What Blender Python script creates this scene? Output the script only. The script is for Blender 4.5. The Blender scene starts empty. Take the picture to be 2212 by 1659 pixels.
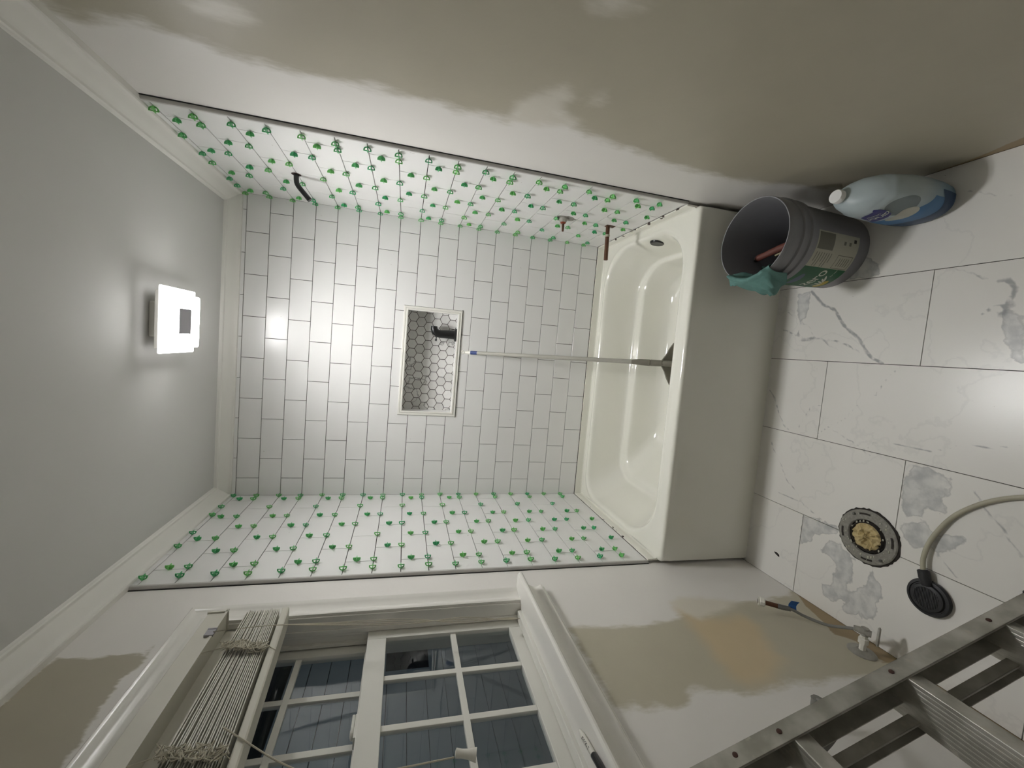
import bpy, bmesh, math, random
import numpy as np
from mathutils import Vector, Matrix, noise
random.seed(7)
S = bpy.context.scene
C = S.collection
PI = math.pi

# ------------------------------------------------------------------ camera, world, exposure
FPX = 863.71
cam_d = bpy.data.cameras.new('camera'); cam = bpy.data.objects.new('camera', cam_d); C.objects.link(cam)
cam_d.sensor_fit = 'HORIZONTAL'; cam_d.sensor_width = 36.0
cam_d.lens = FPX / 2212 * 36
cam_d.shift_x = (1106 - 1081.48) / 2212
cam_d.shift_y = -(829.5 - 809.38) / 2212
cam_d.clip_start = 0.02
# the phone was held upright and the picture saved turned a quarter to the left
R0 = Matrix(((0.99435006, -0.06641628, -0.08280599), (0.08397050, 0.96936246, 0.23083624), (0.06493773, -0.23648529, 0.96946263)))
right = -R0.col[2]; up = R0.col[0]; back = -R0.col[1]
mw = Matrix((right, up, back)).transposed().to_4x4(); mw.translation = Vector((0.857, -2.2289, 1.5617))
cam.matrix_world = mw
S.camera = cam
S.view_settings.view_transform = 'Standard'; S.view_settings.look = 'None'
S.view_settings.gamma = 1.0; S.view_settings.use_curve_mapping = False
S.view_settings.exposure = 1.9
LAMP = 46.0            # strength of the ceiling lamp's diffuser
SIDE = .16

w = bpy.data.worlds.new('night'); S.world = w; w.use_nodes = True
bgn = w.node_tree.nodes['Background']; bgn.inputs[0].default_value = (0.32, 0.38, 0.46, 1); bgn.inputs[1].default_value = 0.03

# ------------------------------------------------------------------ room numbers (metres)
W = 1.5            # alcove width between the tiled faces
DW = 0.011         # drywall lies this far behind the tile face
H = 2.421          # ceiling
DECK = 0.4906      # tub deck = bottom of the tiles
P = 0.1032         # tile course
T = 0.2048         # tile length
DT = 0.768         # tiles reach this far out of the alcove
YB = -2.55         # wall behind the camera

# ------------------------------------------------------------------ materials
def srgb(r, g, b):
    f = lambda c: (c/255/12.92 if c/255 <= 0.04045 else ((c/255+0.055)/1.055)**2.4)
    return (f(r), f(g), f(b), 1)
def nodemat(name):
    m = bpy.data.materials.new(name); m.use_nodes = True
    nt = m.node_tree; b = nt.nodes['Principled BSDF']
    return m, nt, b
def mat(name, col, rough=0.5, metal=0.0, var=0.06, scale=40, bump=0.0, spec=0.5, coat=0.0, bscale=None):
    m, nt, b = nodemat(name)
    N, L = nt.nodes, nt.links
    tc = N.new('ShaderNodeTexCoord'); nz = N.new('ShaderNodeTexNoise'); nz.inputs['Scale'].default_value = scale
    nz.inputs['Detail'].default_value = 4
    L.new(tc.outputs['Object'], nz.inputs['Vector'])
    mx = N.new('ShaderNodeMix'); mx.data_type = 'RGBA'
    L.new(nz.outputs['Fac'], mx.inputs['Factor'])
    c = Vector(col[:3])
    mx.inputs['A'].default_value = (*(c*(1-var)), 1); mx.inputs['B'].default_value = (*[min(1, x) for x in c*(1+var)], 1)
    L.new(mx.outputs['Result'], b.inputs['Base Color'])
    b.inputs['Roughness'].default_value = rough; b.inputs['Metallic'].default_value = metal
    b.inputs['Specular IOR Level'].default_value = spec
    b.inputs['Coat Weight'].default_value = coat
    if bump:
        bp = N.new('ShaderNodeBump'); bp.inputs['Strength'].default_value = bump; bp.inputs['Distance'].default_value = 0.002
        n2 = N.new('ShaderNodeTexNoise'); n2.inputs['Scale'].default_value = bscale or scale*3; n2.inputs['Detail'].default_value = 5
        L.new(tc.outputs['Object'], n2.inputs['Vector'])
        L.new(n2.outputs['Fac'], bp.inputs['Height']); L.new(bp.outputs['Normal'], b.inputs['Normal'])
    return m
def math_(nt, op, a, b=None, clamp=False):
    n = nt.nodes.new('ShaderNodeMath'); n.operation = op; n.use_clamp = clamp
    for i, x in enumerate((a, b)):
        if x is None: continue
        if isinstance(x, (int, float)): n.inputs[i].default_value = x
        else: nt.links.new(x, n.inputs[i])
    return n.outputs[0]
def step_(nt, v, lo, hi):
    n = nt.nodes.new('ShaderNodeMapRange'); n.interpolation_type = 'SMOOTHSTEP'
    nt.links.new(v, n.inputs['Value']); n.inputs['From Min'].default_value = lo; n.inputs['From Max'].default_value = hi
    return n.outputs['Result']
def mixc(nt, f, a, b):
    n = nt.nodes.new('ShaderNodeMix'); n.data_type = 'RGBA'
    if isinstance(f, (int, float)): n.inputs['Factor'].default_value = f
    else: nt.links.new(f, n.inputs['Factor'])
    for k, x in (('A', a), ('B', b)):
        if isinstance(x, tuple): n.inputs[k].default_value = x
        else: nt.links.new(x, n.inputs[k])
    return n.outputs['Result']
def noise_(nt, scale, detail=4, vec=None, coord='Object', stretch=None):
    n = nt.nodes.new('ShaderNodeTexNoise'); n.inputs['Scale'].default_value = scale; n.inputs['Detail'].default_value = detail
    tc = nt.nodes.new('ShaderNodeTexCoord'); src = tc.outputs[coord]
    if stretch:
        mp = nt.nodes.new('ShaderNodeMapping'); mp.inputs['Scale'].default_value = stretch
        nt.links.new(src, mp.inputs['Vector']); src = mp.outputs['Vector']
    nt.links.new(src, n.inputs['Vector'])
    return n.outputs['Fac']
def attr_(nt, name):
    n = nt.nodes.new('ShaderNodeAttribute'); n.attribute_name = name; return n.outputs['Fac']

PRIMER = srgb(234, 231, 226); TAN = srgb(178, 172, 154); BROWN = srgb(158, 138, 104); TAN_LIT = srgb(192, 186, 166)  # second tan: same paint, left wall's stronger light put into the colour
def wall_paint(name, fields):
    # fields: list of (attribute, colour, edge softness, noise amount)
    m, nt, b = nodemat(name)
    c = mixc(nt, noise_(nt, 6), tuple(x*0.96 for x in PRIMER[:3])+(1,), PRIMER)
    for a, col, soft, amp in fields:
        nz = noise_(nt, 22, 5, stretch=(1, 1, .45)); nf = noise_(nt, 140, 3, stretch=(1, 1.0, .25))
        v = math_(nt, 'ADD', attr_(nt, a), math_(nt, 'MULTIPLY', math_(nt, 'SUBTRACT', nz, .5), amp))
        v = math_(nt, 'ADD', v, math_(nt, 'MULTIPLY', math_(nt, 'SUBTRACT', nf, .5), amp*.35))
        c2 = mixc(nt, noise_(nt, 9, 3), tuple(x*0.95 for x in col[:3])+(1,), tuple(min(1, x*1.05) for x in col[:3])+(1,))
        c = mixc(nt, step_(nt, v, -soft, soft), c, c2)
    nt.links.new(c, b.inputs['Base Color']); b.inputs['Roughness'].default_value = .42
    b.inputs['Specular IOR Level'].default_value = .4
    bp = nt.nodes.new('ShaderNodeBump'); bp.inputs['Strength'].default_value = .12; bp.inputs['Distance'].default_value = .003
    nt.links.new(noise_(nt, 60, 5), bp.inputs['Height']); nt.links.new(bp.outputs['Normal'], b.inputs['Normal'])
    return m
def tile_mat():
    m, nt, b = nodemat('white_glazed_tile')
    fleck = step_(nt, noise_(nt, 55, 2), .74, .78)
    c = mixc(nt, noise_(nt, 5, 2), srgb(232, 231, 229), srgb(238, 238, 236))
    c = mixc(nt, math_(nt, 'MULTIPLY', fleck, .55), c, srgb(190, 186, 176))
    nt.links.new(c, b.inputs['Base Color'])
    r = nt.nodes.new('ShaderNodeMapRange'); nt.links.new(noise_(nt, 12, 4), r.inputs['Value'])
    r.inputs['To Min'].default_value = .16; r.inputs['To Max'].default_value = .30
    nt.links.new(r.outputs['Result'], b.inputs['Roughness'])
    bp = nt.nodes.new('ShaderNodeBump'); bp.inputs['Strength'].default_value = .03; bp.inputs['Distance'].default_value = .01
    nt.links.new(noise_(nt, 8, 2), bp.inputs['Height']); nt.links.new(bp.outputs['Normal'], b.inputs['Normal'])
    return m
def marble_floor():
    m, nt, b = nodemat('veined_marble_tile')
    base = mixc(nt, noise_(nt, 2.2, 3), srgb(224, 222, 216), srgb(238, 236, 231))
    wob = math_(nt, 'MULTIPLY', math_(nt, 'SUBTRACT', noise_(nt, 45, 5), .5), .008)
    # broad grey clouds
    pv = math_(nt, 'ADD', attr_(nt, 'patch'), math_(nt, 'MULTIPLY', math_(nt, 'SUBTRACT', noise_(nt, 34, 6), .5), .036))
    pm = math_(nt, 'MULTIPLY', step_(nt, pv, -.003, .003), step_(nt, noise_(nt, 22, 5), .12, .62))
    cl = mixc(nt, step_(nt, noise_(nt, 26, 6), .35, .65), srgb(178, 180, 180), srgb(212, 212, 209))
    c = mixc(nt, math_(nt, 'MULTIPLY', pm, .9), base, cl)
    # rim of the clouds, slightly darker
    edge = math_(nt, 'SUBTRACT', 1.0, step_(nt, math_(nt, 'ABSOLUTE', pv), .0, .004))
    c = mixc(nt, math_(nt, 'MULTIPLY', edge, .35), c, srgb(140, 142, 143))
    # sharp veins
    vv = math_(nt, 'ADD', attr_(nt, 'vein'), wob)
    vm = math_(nt, 'MULTIPLY', step_(nt, vv, -.0030, .0022), step_(nt, noise_(nt, 18, 4), .0, .5))
    c = mixc(nt, math_(nt, 'MULTIPLY', vm, .75), c, srgb(138, 140, 143))
    # faint random ghost veins everywhere
    gz = math_(nt, 'ABSOLUTE', math_(nt, 'SUBTRACT', noise_(nt, 3.0, 7), .5))
    gm = math_(nt, 'SUBTRACT', 1.0, step_(nt, gz, .0, .010))
    c = mixc(nt, math_(nt, 'MULTIPLY', gm, .10), c, srgb(150, 152, 154))
    sp = step_(nt, noise_(nt, 70, 1), .83, .85)
    c = mixc(nt, math_(nt, 'MULTIPLY', sp, .6), c, srgb(110, 108, 100))
    nt.links.new(c, b.inputs['Base Color']); b.inputs['Roughness'].default_value = .27
    b.inputs['Specular IOR Level'].default_value = .45
    return m
def hex_marble():
    m, nt, b = nodemat('hexagon_marble_mosaic')
    a = attr_(nt, 'shade')
    c = mixc(nt, a, srgb(206, 205, 201), srgb(232, 231, 228))
    g = math_(nt, 'ABSOLUTE', math_(nt, 'SUBTRACT', noise_(nt, 14, 6), .5))
    gm = math_(nt, 'MULTIPLY', math_(nt, 'SUBTRACT', 1.0, step_(nt, g, .0, .035)), attr_(nt, 'veiny'))
    c = mixc(nt, math_(nt, 'MULTIPLY', gm, .8), c, srgb(140, 139, 136))
    nt.links.new(c, b.inputs['Base Color']); b.inputs['Roughness'].default_value = .4
    return m
def glass_mat():
    m, nt, b = nodemat('window_glass'); N, L = nt.nodes, nt.links
    out = [n for n in N if n.type == 'OUTPUT_MATERIAL'][0]; N.remove(b)
    tr = N.new('ShaderNodeBsdfTransparent'); gl = N.new('ShaderNodeBsdfGlossy'); gl.inputs['Roughness'].default_value = .01
    tr.inputs[0].default_value = (.93, .95, .95, 1)
    lw = N.new('ShaderNodeLayerWeight'); lw.inputs['Blend'].default_value = .5
    fr = math_(nt, 'ADD', math_(nt, 'MULTIPLY', math_(nt, 'POWER', lw.outputs['Facing'], 4.0), .85), .055)
    mx = N.new('ShaderNodeMixShader'); L.new(fr, mx.inputs[0]); L.new(tr.outputs[0], mx.inputs[1]); L.new(gl.outputs[0], mx.inputs[2])
    L.new(mx.outputs[0], out.inputs['Surface'])
    return m
def emit_mat(name, col, s):
    m, nt, b = nodemat(name)
    b.inputs['Base Color'].default_value = (.9, .9, .9, 1)
    b.inputs['Emission Color'].default_value = col
    # a diffuser throws most of its light straight out of its face
    g = nt.nodes.new('ShaderNodeNewGeometry'); dt = nt.nodes.new('ShaderNodeVectorMath'); dt.operation = 'DOT_PRODUCT'
    nt.links.new(g.outputs['Incoming'], dt.inputs[0]); nt.links.new(g.outputs['True Normal'], dt.inputs[1])
    c2 = math_(nt, 'POWER', math_(nt, 'ABSOLUTE', dt.outputs['Value']), 1.6)
    sp = nt.nodes.new('ShaderNodeSeparateXYZ'); nt.links.new(g.outputs['True Normal'], sp.inputs[0])
    dn = math_(nt, 'MAXIMUM', math_(nt, 'MULTIPLY', sp.outputs['Z'], -1), SIDE)       # the rim is dimmer than the face
    nt.links.new(math_(nt, 'MULTIPLY', math_(nt, 'MULTIPLY', math_(nt, 'ADD', math_(nt, 'MULTIPLY', c2, .92), .08), dn), s), b.inputs['Emission Strength'])
    return m
def spacer_mat():
    m, nt, b = nodemat('green_plastic')
    oi = nt.nodes.new('ShaderNodeObjectInfo')
    c = mixc(nt, oi.outputs['Random'], srgb(58, 178, 116), srgb(124, 208, 108))
    c = mixc(nt, math_(nt, 'MULTIPLY', noise_(nt, 200, 2), .15), c, srgb(24, 130, 70))
    nt.links.new(c, b.inputs['Base Color']); b.inputs['Roughness'].default_value = .3
    b.inputs['Subsurface Weight'].default_value = 0.0
    b.inputs['Transmission Weight'].default_value = 0.0
    return m
def brushed_alu():
    m, nt, b = nodemat('dirty_aluminium')
    c = mixc(nt, step_(nt, noise_(nt, 14, 6), .35, .7), srgb(158, 156, 146), srgb(196, 194, 186))
    c = mixc(nt, math_(nt, 'MULTIPLY', step_(nt, noise_(nt, 40, 5), .62, .7), .8), c, srgb(190, 186, 174))
    nt.links.new(c, b.inputs['Base Color']); b.inputs['Metallic'].default_value = .45; b.inputs['Roughness'].default_value = .38
    return m
def jug_plastic():
    m, nt, b = nodemat('jug_plastic')
    tc = nt.nodes.new('ShaderNodeTexCoord'); sx = nt.nodes.new('ShaderNodeSeparateXYZ'); nt.links.new(tc.outputs['Object'], sx.inputs[0])
    c = mixc(nt, step_(nt, sx.outputs['Z'], .02, .16), srgb(96, 130, 152), srgb(176, 188, 190))
    c = mixc(nt, math_(nt, 'MULTIPLY', noise_(nt, 12, 3), .2), c, srgb(150, 165, 175))
    nt.links.new(c, b.inputs['Base Color']); b.inputs['Roughness'].default_value = .35
    return m

M = dict(
    tile=tile_mat(), floor=marble_floor(), hexm=hex_marble(), glass=glass_mat(), spacer=spacer_mat(), alu=brushed_alu(), jug=jug_plastic(),
    wall_l=wall_paint('primed_plaster_left', [('tan1', TAN, .006, .05), ('tan2', TAN_LIT, .014, .06), ('orange', srgb(208, 190, 156), .035, .03), ('cream', srgb(222, 216, 202), .02, .04), ('brown', BROWN, .003, .012)]),
    wall_r=wall_paint('primed_plaster_right', [('tan', TAN, .03, .085), ('patch', srgb(212, 207, 195), .03, .07), ('brown', BROWN, .003, .012)]),
    plain=mat('flat_white_paint', srgb(232, 230, 224), .6, var=.03, scale=5, bump=.05),
    ceil=mat('ceiling_paint', srgb(208, 207, 204), .75, var=.02, scale=4, bump=.08, bscale=80),
    trim=mat('glossy_white_trim', srgb(234, 232, 225), .20, var=.03, scale=14, bump=.08, bscale=30),
    vinyl=mat('white_vinyl', srgb(228, 227, 219), .35, var=.02, scale=10),
    thinset=mat('dark_thinset', srgb(62, 48, 44), .9, var=.3, scale=60, bump=.4),
    grout=mat('floor_joint', srgb(70, 68, 62), .9, var=.3, scale=80),
    edge=mat('satin_metal_edge', srgb(196, 194, 190), .45, metal=.15, var=.05),
    gap=mat('shadow_gap', srgb(46, 44, 42), .9, var=.2),
    tub=mat('enamel', srgb(236, 235, 224), .10, var=.01, scale=6, coat=.4, bump=.02, bscale=20),
    black=mat('matte_black_metal', srgb(22, 22, 24), .3, var=.2, scale=60),
    rubber=mat('black_rubber', srgb(44, 45, 47), .5, var=.2, scale=90, bump=.2),
    copper=mat('tarnished_copper', srgb(96, 66, 50), .45, metal=.5, var=.25, scale=90),
    copper2=mat('bright_copper', srgb(150, 78, 58), .4, metal=.5, var=.2, scale=90),
    brass=mat('chalky_metal', srgb(164, 162, 154), .5, metal=.3, var=.3, scale=70, bump=.3),
    bucket=mat('grey_plastic', srgb(132, 132, 136), .45, var=.05, scale=30, bump=.05),
    dust=mat('dusty_grey_plastic', srgb(128, 127, 122), .65, var=.18, scale=35, bump=.1),
    label_w=mat('label_paper', srgb(178, 176, 160), .6, var=.04),
    label_g=mat('label_green', srgb(14, 84, 48), .5, var=.1),
    label_y=mat('label_yellow', srgb(190, 170, 50), .5),
    label_t=mat('label_lettering', srgb(206, 212, 196), .5),
    label_k=mat('label_print', srgb(112, 110, 100), .6),
    label_d=mat('label_dark_print', srgb(50, 48, 44), .6),
    label_b=mat('label_slate', srgb(92, 104, 122), .6),
    rag=mat('teal_cloth', srgb(98, 138, 132), .9, var=.18, scale=60, bump=.6, bscale=500),
    red=mat('brick_red_grip', srgb(120, 72, 62), .6, var=.15),
    steel=mat('worn_steel', srgb(120, 120, 118), .35, metal=.7, var=.15),
    putty=mat('cream_plastic', srgb(180, 172, 140), .5),
    cap=mat('white_cap', srgb(236, 236, 234), .4, var=.01),
    added_bulb=emit_mat('added_lantern_bulb', (.8, .9, 1.0, 1), 3.0),
    leaf=mat('violet_label', srgb(52, 52, 110), .45, var=.1),
    blue=mat('blue_label', srgb(72, 116, 160), .45, var=.12),
    deep=mat('deep_blue_label', srgb(40, 66, 98), .45, var=.15),
    recess_grey=mat('recess_grey_plastic', srgb(118, 128, 130), .4, var=.06),
    sand=mat('cream_label', srgb(178, 178, 166), .5),
    hose=mat('translucent_hose', srgb(176, 172, 152), .4, var=.08, scale=20),
    flange=mat('pitted_flange_metal', srgb(140, 138, 130), .7, metal=.2, var=.4, scale=120, bump=.8, bscale=160),
    soot=mat('sooty_rim', srgb(48, 44, 40), .9, var=.4, scale=90, bump=.6),
    wax=mat('yellow_wax', srgb(190, 172, 126), .6, var=.35, scale=60, bump=.9, bscale=90),
    pole=mat('dusty_white_pole', srgb(172, 170, 160), .5, var=.05, scale=50),
    pole_g=mat('grey_rubber', srgb(124, 120, 108), .65, var=.1),
    bluetape=mat('blue_tape', srgb(48, 96, 160), .6, var=.1),
    blueband=mat('navy_sticker', srgb(40, 62, 120), .4, var=.05),
    white=mat('white_plastic', srgb(224, 222, 212), .4, var=.03),
    cord=mat('cotton_cord', srgb(198, 192, 174), .9, var=.12, scale=300, bump=.3),
    slat=mat('cream_slat', srgb(208, 205, 192), .45, var=.05, scale=12),
    siding=mat('painted_siding', srgb(146, 156, 158), .6, var=.08, scale=6, bump=.1),
    dark=mat('dark_soffit_and_lap_shade', srgb(30, 30, 34), .9, var=.1),
    nglass=mat('dark_window_glass', srgb(12, 14, 16), .1, var=.1),
    lawn=mat('night_ground', srgb(50, 60, 44), .95, var=.3, scale=10),
    rust=mat('rusty_rivet', srgb(70, 44, 36), .7, var=.3, scale=100),
    lamp=emit_mat('lamp_diffuser', (1.0, .99, .985, 1), LAMP),
    lampedge=emit_mat('lamp_glass_edge', (1.0, .99, .985, 1), LAMP*.10),
    chrome=mat('lamp_chrome', srgb(150, 148, 152), .35, metal=.2, var=.03),
)

# ------------------------------------------------------------------ mesh helpers
class MB:
    def __init__(self): self.bm = bmesh.new()
    def box(self, x0, x1, y0, y1, z0, z1, mx=None):
        vs = [self.bm.verts.new(Vector(p) if mx is None else mx @ Vector(p)) for p in
              ((x0,y0,z0),(x1,y0,z0),(x1,y1,z0),(x0,y1,z0),(x0,y0,z1),(x1,y0,z1),(x1,y1,z1),(x0,y1,z1))]
        for f in ((0,3,2,1),(4,5,6,7),(0,1,5,4),(1,2,6,5),(2,3,7,6),(3,0,4,7)): self.bm.faces.new([vs[i] for i in f])
        return self
    def tube(self, pts, r, n=12, cap=True, closed=False):
        pts = [Vector(p) for p in pts]; rs = r if isinstance(r, (list, tuple)) else [r]*len(pts)
        rings = []; m = len(pts); ref = None
        for i, p in enumerate(pts):
            if closed: t = pts[(i+1) % m] - pts[i-1]
            else: t = pts[min(i+1, m-1)] - pts[max(i-1, 0)]
            t.normalize()
            if ref is None:
                a = Vector((0, 0, 1)) if abs(t.z) < .9 else Vector((1, 0, 0)); ref = t.cross(a).normalized()
            ref = (ref - t*ref.dot(t)).normalized(); b = t.cross(ref)
            rings.append([self.bm.verts.new(p + (ref*math.cos(2*PI*k/n) + b*math.sin(2*PI*k/n))*rs[i]) for k in range(n)])
        last = m if closed else m-1
        for i in range(last):
            A, B = rings[i], rings[(i+1) % m]
            for k in range(n): self.bm.faces.new((A[k], A[(k+1) % n], B[(k+1) % n], B[k]))
        if cap and not closed:
            self.bm.faces.new(rings[0][::-1]); self.bm.faces.new(rings[-1])
        return self
    def lathe(self, prof, n=48, center=(0, 0, 0), axis='z', mx=None, closed=False):
        c = Vector(center); rings = []
        for r, h in prof:
            ring = []
            for k in range(n):
                a = 2*PI*k/n
                if axis == 'z': p = Vector((r*math.cos(a), r*math.sin(a), h))
                elif axis == 'x': p = Vector((h, r*math.cos(a), r*math.sin(a)))
                else: p = Vector((r*math.cos(a), h, r*math.sin(a)))
                p = (mx @ p) if mx is not None else p
                ring.append(self.bm.verts.new(c + p))
            rings.append(ring)
        for A, B in zip(rings, rings[1:] + ([rings[0]] if closed else [])):
            for k in range(n): self.bm.faces.new((A[k], A[(k+1) % n], B[(k+1) % n], B[k]))
        if not closed:
            if prof[0][0] > 1e-6: self.bm.faces.new(rings[0][::-1])
            if prof[-1][0] > 1e-6: self.bm.faces.new(rings[-1])
        return self
    def sweep(self, path, prof, n, closed=False):
        # path: planar polyline, prof: (sideways, along n) offsets, mitred corners
        path = [Vector(p) for p in path]; n = Vector(n); rings = []; m = len(path)
        for i, p in enumerate(path):
            d0 = (p - path[i-1]).normalized() if (i or closed) else None
            d1 = (path[(i+1) % m] - p).normalized() if (i < m-1 or closed) else None
            if d0 is None: d0 = d1
            if d1 is None: d1 = d0
            s0, s1 = n.cross(d0), n.cross(d1)
            s = (s0 + s1); s.normalize(); s = s / max(.2, s.dot(s0))
            rings.append([self.bm.verts.new(p + s*a + n*b) for a, b in prof])
        k = len(prof)
        for i in range(m if closed else m-1):
            A, B = rings[i], rings[(i+1) % m]
            for j in range(k): self.bm.faces.new((A[j], A[(j+1) % k], B[(j+1) % k], B[j]))
        if not closed: self.bm.faces.new(rings[0][::-1]); self.bm.faces.new(rings[-1])
        return self
    def prism(self, poly, f0, f1):
        a = [self.bm.verts.new(f0(*p)) for p in poly]; b = [self.bm.verts.new(f1(*p)) for p in poly]
        n = len(poly)
        self.bm.faces.new(a[::-1]); self.bm.faces.new(b)
        for i in range(n): self.bm.faces.new((a[i], a[(i+1) % n], b[(i+1) % n], b[i]))
        return self
    def grid(self, nu, nv, f, wrap=False):
        g = [[self.bm.verts.new(f(i/(nu-1) if not wrap else i/nu, j/(nv-1))) for j in range(nv)] for i in range(nu)]
        for i in range(nu if wrap else nu-1):
            for j in range(nv-1):
                a, b = g[i], g[(i+1) % nu]
                self.bm.faces.new((a[j], b[j], b[j+1], a[j+1]))
        return self
    def loft(self, loops, cap0=False, cap1=False, smooth=True):
        R = [[self.bm.verts.new(p) for p in L] for L in loops]; n = len(R[0])
        for A, B in zip(R, R[1:]):
            for k in range(n): self.bm.faces.new((A[k], A[(k+1) % n], B[(k+1) % n], B[k]))
        if cap0: self.bm.faces.new(R[0][::-1])
        if cap1: self.bm.faces.new(R[-1])
        return self
    def build(self, name, m, parent=None, smooth=None, bevel=0, recalc=True, origin=None, flat=False):
        if recalc: bmesh.ops.recalc_face_normals(self.bm, faces=self.bm.faces)
        if origin is not None: bmesh.ops.translate(self.bm, verts=self.bm.verts, vec=-Vector(origin))
        me = bpy.data.meshes.new(name); self.bm.to_mesh(me); self.bm.free()
        if isinstance(m, (list, tuple)):
            for x in m: me.materials.append(x)
        else: me.materials.append(m)
        o = bpy.data.objects.new(name, me); C.objects.link(o)
        if origin is not None: o.location = origin
        if parent is not None:
            o.parent = parent
            if origin is None: o.matrix_parent_inverse = Matrix.Identity(4)
        if bevel:
            b = o.modifiers.new('b', 'BEVEL'); b.width = bevel; b.segments = 2; b.limit_method = 'ANGLE'; b.angle_limit = .6
        if smooth is not None:
            me.polygons.foreach_set('use_smooth', [True]*len(me.polygons))
            try: me.set_sharp_from_angle(angle=math.radians(smooth))
            except Exception: pass
        return o
def tag(o, label=None, cat=None, group=None, kind=None):
    if label: o['label'] = label
    if cat: o['category'] = cat
    if group: o['group'] = group
    if kind: o['kind'] = kind
    return o
def empty(name, loc, label=None, cat=None, group=None, kind=None):
    o = bpy.data.objects.new(name, None); C.objects.link(o); o.location = loc; o.empty_display_size = .05
    return tag(o, label, cat, group, kind)
def local(root):   # world coordinates in, child of root: shift back by the root's place
    return Vector(root.location)
def bld(mb, name, m, root, **k):
    off = local(root) if root.parent is None else local(root.parent) + Vector(root.location)
    bmesh.ops.translate(mb.bm, verts=mb.bm.verts, vec=-off)
    return mb.build(name, m, root, **k)
def text_mesh(txt, size, fn, name, m, root, depth=.0, bold=0, spacing=1.0):
    cu = bpy.data.curves.new('lettering', 'FONT'); cu.body = txt; cu.size = size; cu.align_x = 'CENTER'; cu.align_y = 'CENTER'
    cu.offset = bold; cu.space_character = spacing; cu.resolution_u = 4
    to = bpy.data.objects.new('lettering', cu); C.objects.link(to)
    dg = bpy.context.evaluated_depsgraph_get(); me = bpy.data.meshes.new_from_object(to.evaluated_get(dg))
    bpy.data.objects.remove(to); bpy.data.curves.remove(cu)
    bm = bmesh.new(); bm.from_mesh(me); bpy.data.meshes.remove(me)
    bmesh.ops.triangulate(bm, faces=bm.faces)
    for v in bm.verts: v.co = fn(v.co.x, v.co.y)
    mb = MB(); mb.bm.free(); mb.bm = bm
    return bld(mb, name, m, root, recalc=False)
def arc(c, r, a0, a1, n, u=(1, 0, 0), v=(0, 0, 1)):
    c, u, v = Vector(c), Vector(u), Vector(v)
    return [c + u*r*math.cos(a0+(a1-a0)*i/n) + v*r*math.sin(a0+(a1-a0)*i/n) for i in range(n+1)]
def smooth_path(pts, k=6):
    pts = [Vector(p) for p in pts]; out = []
    for i in range(len(pts)-1):
        p0, p1, p2, p3 = pts[max(i-1, 0)], pts[i], pts[i+1], pts[min(i+2, len(pts)-1)]
        for j in range(k):
            t = j/k
            out.append(.5*((2*p1) + (p2-p0)*t + (2*p0-5*p1+4*p2-p3)*t*t + (3*p1-p0-3*p2+p3)*t**3))
    out.append(pts[-1]); return out
def poly_sd(X, Y, poly):
    # signed distance, positive inside
    d = np.full(X.shape, 1e9); ins = np.zeros(X.shape, bool); n = len(poly)
    for i in range(n):
        x0, y0 = poly[i]; x1, y1 = poly[(i+1) % n]
        ex, ey = x1-x0, y1-y0; L = ex*ex+ey*ey+1e-12
        t = np.clip(((X-x0)*ex+(Y-y0)*ey)/L, 0, 1)
        d = np.minimum(d, np.hypot(X-x0-t*ex, Y-y0-t*ey))
        c = ((y0 > Y) != (y1 > Y)) & (X < (x1-x0)*(Y-y0)/(y1-y0+1e-12)+x0)
        ins ^= c
    return np.where(ins, d, -d)
def line_d(X, Y, pl):
    d = np.full(X.shape, 1e9)
    for (x0, y0), (x1, y1) in zip(pl, pl[1:]):
        ex, ey = x1-x0, y1-y0; L = ex*ex+ey*ey+1e-12
        t = np.clip(((X-x0)*ex+(Y-y0)*ey)/L, 0, 1)
        d = np.minimum(d, np.hypot(X-x0-t*ex, Y-y0-t*ey))
    return d
def add_attr(me, name, vals):
    a = me.attributes.new(name, 'FLOAT', 'POINT'); a.data.foreach_set('value', np.asarray(vals, dtype=np.float32))
def merged(lo, hi, step, cuts):
    v = list(np.arange(lo, hi, step)) + [hi] + [c for c in cuts if lo < c < hi]
    v = sorted(v); out = [v[0]]
    for x in v[1:]:
        if x - out[-1] > 1e-4: out.append(x)
    return out

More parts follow.
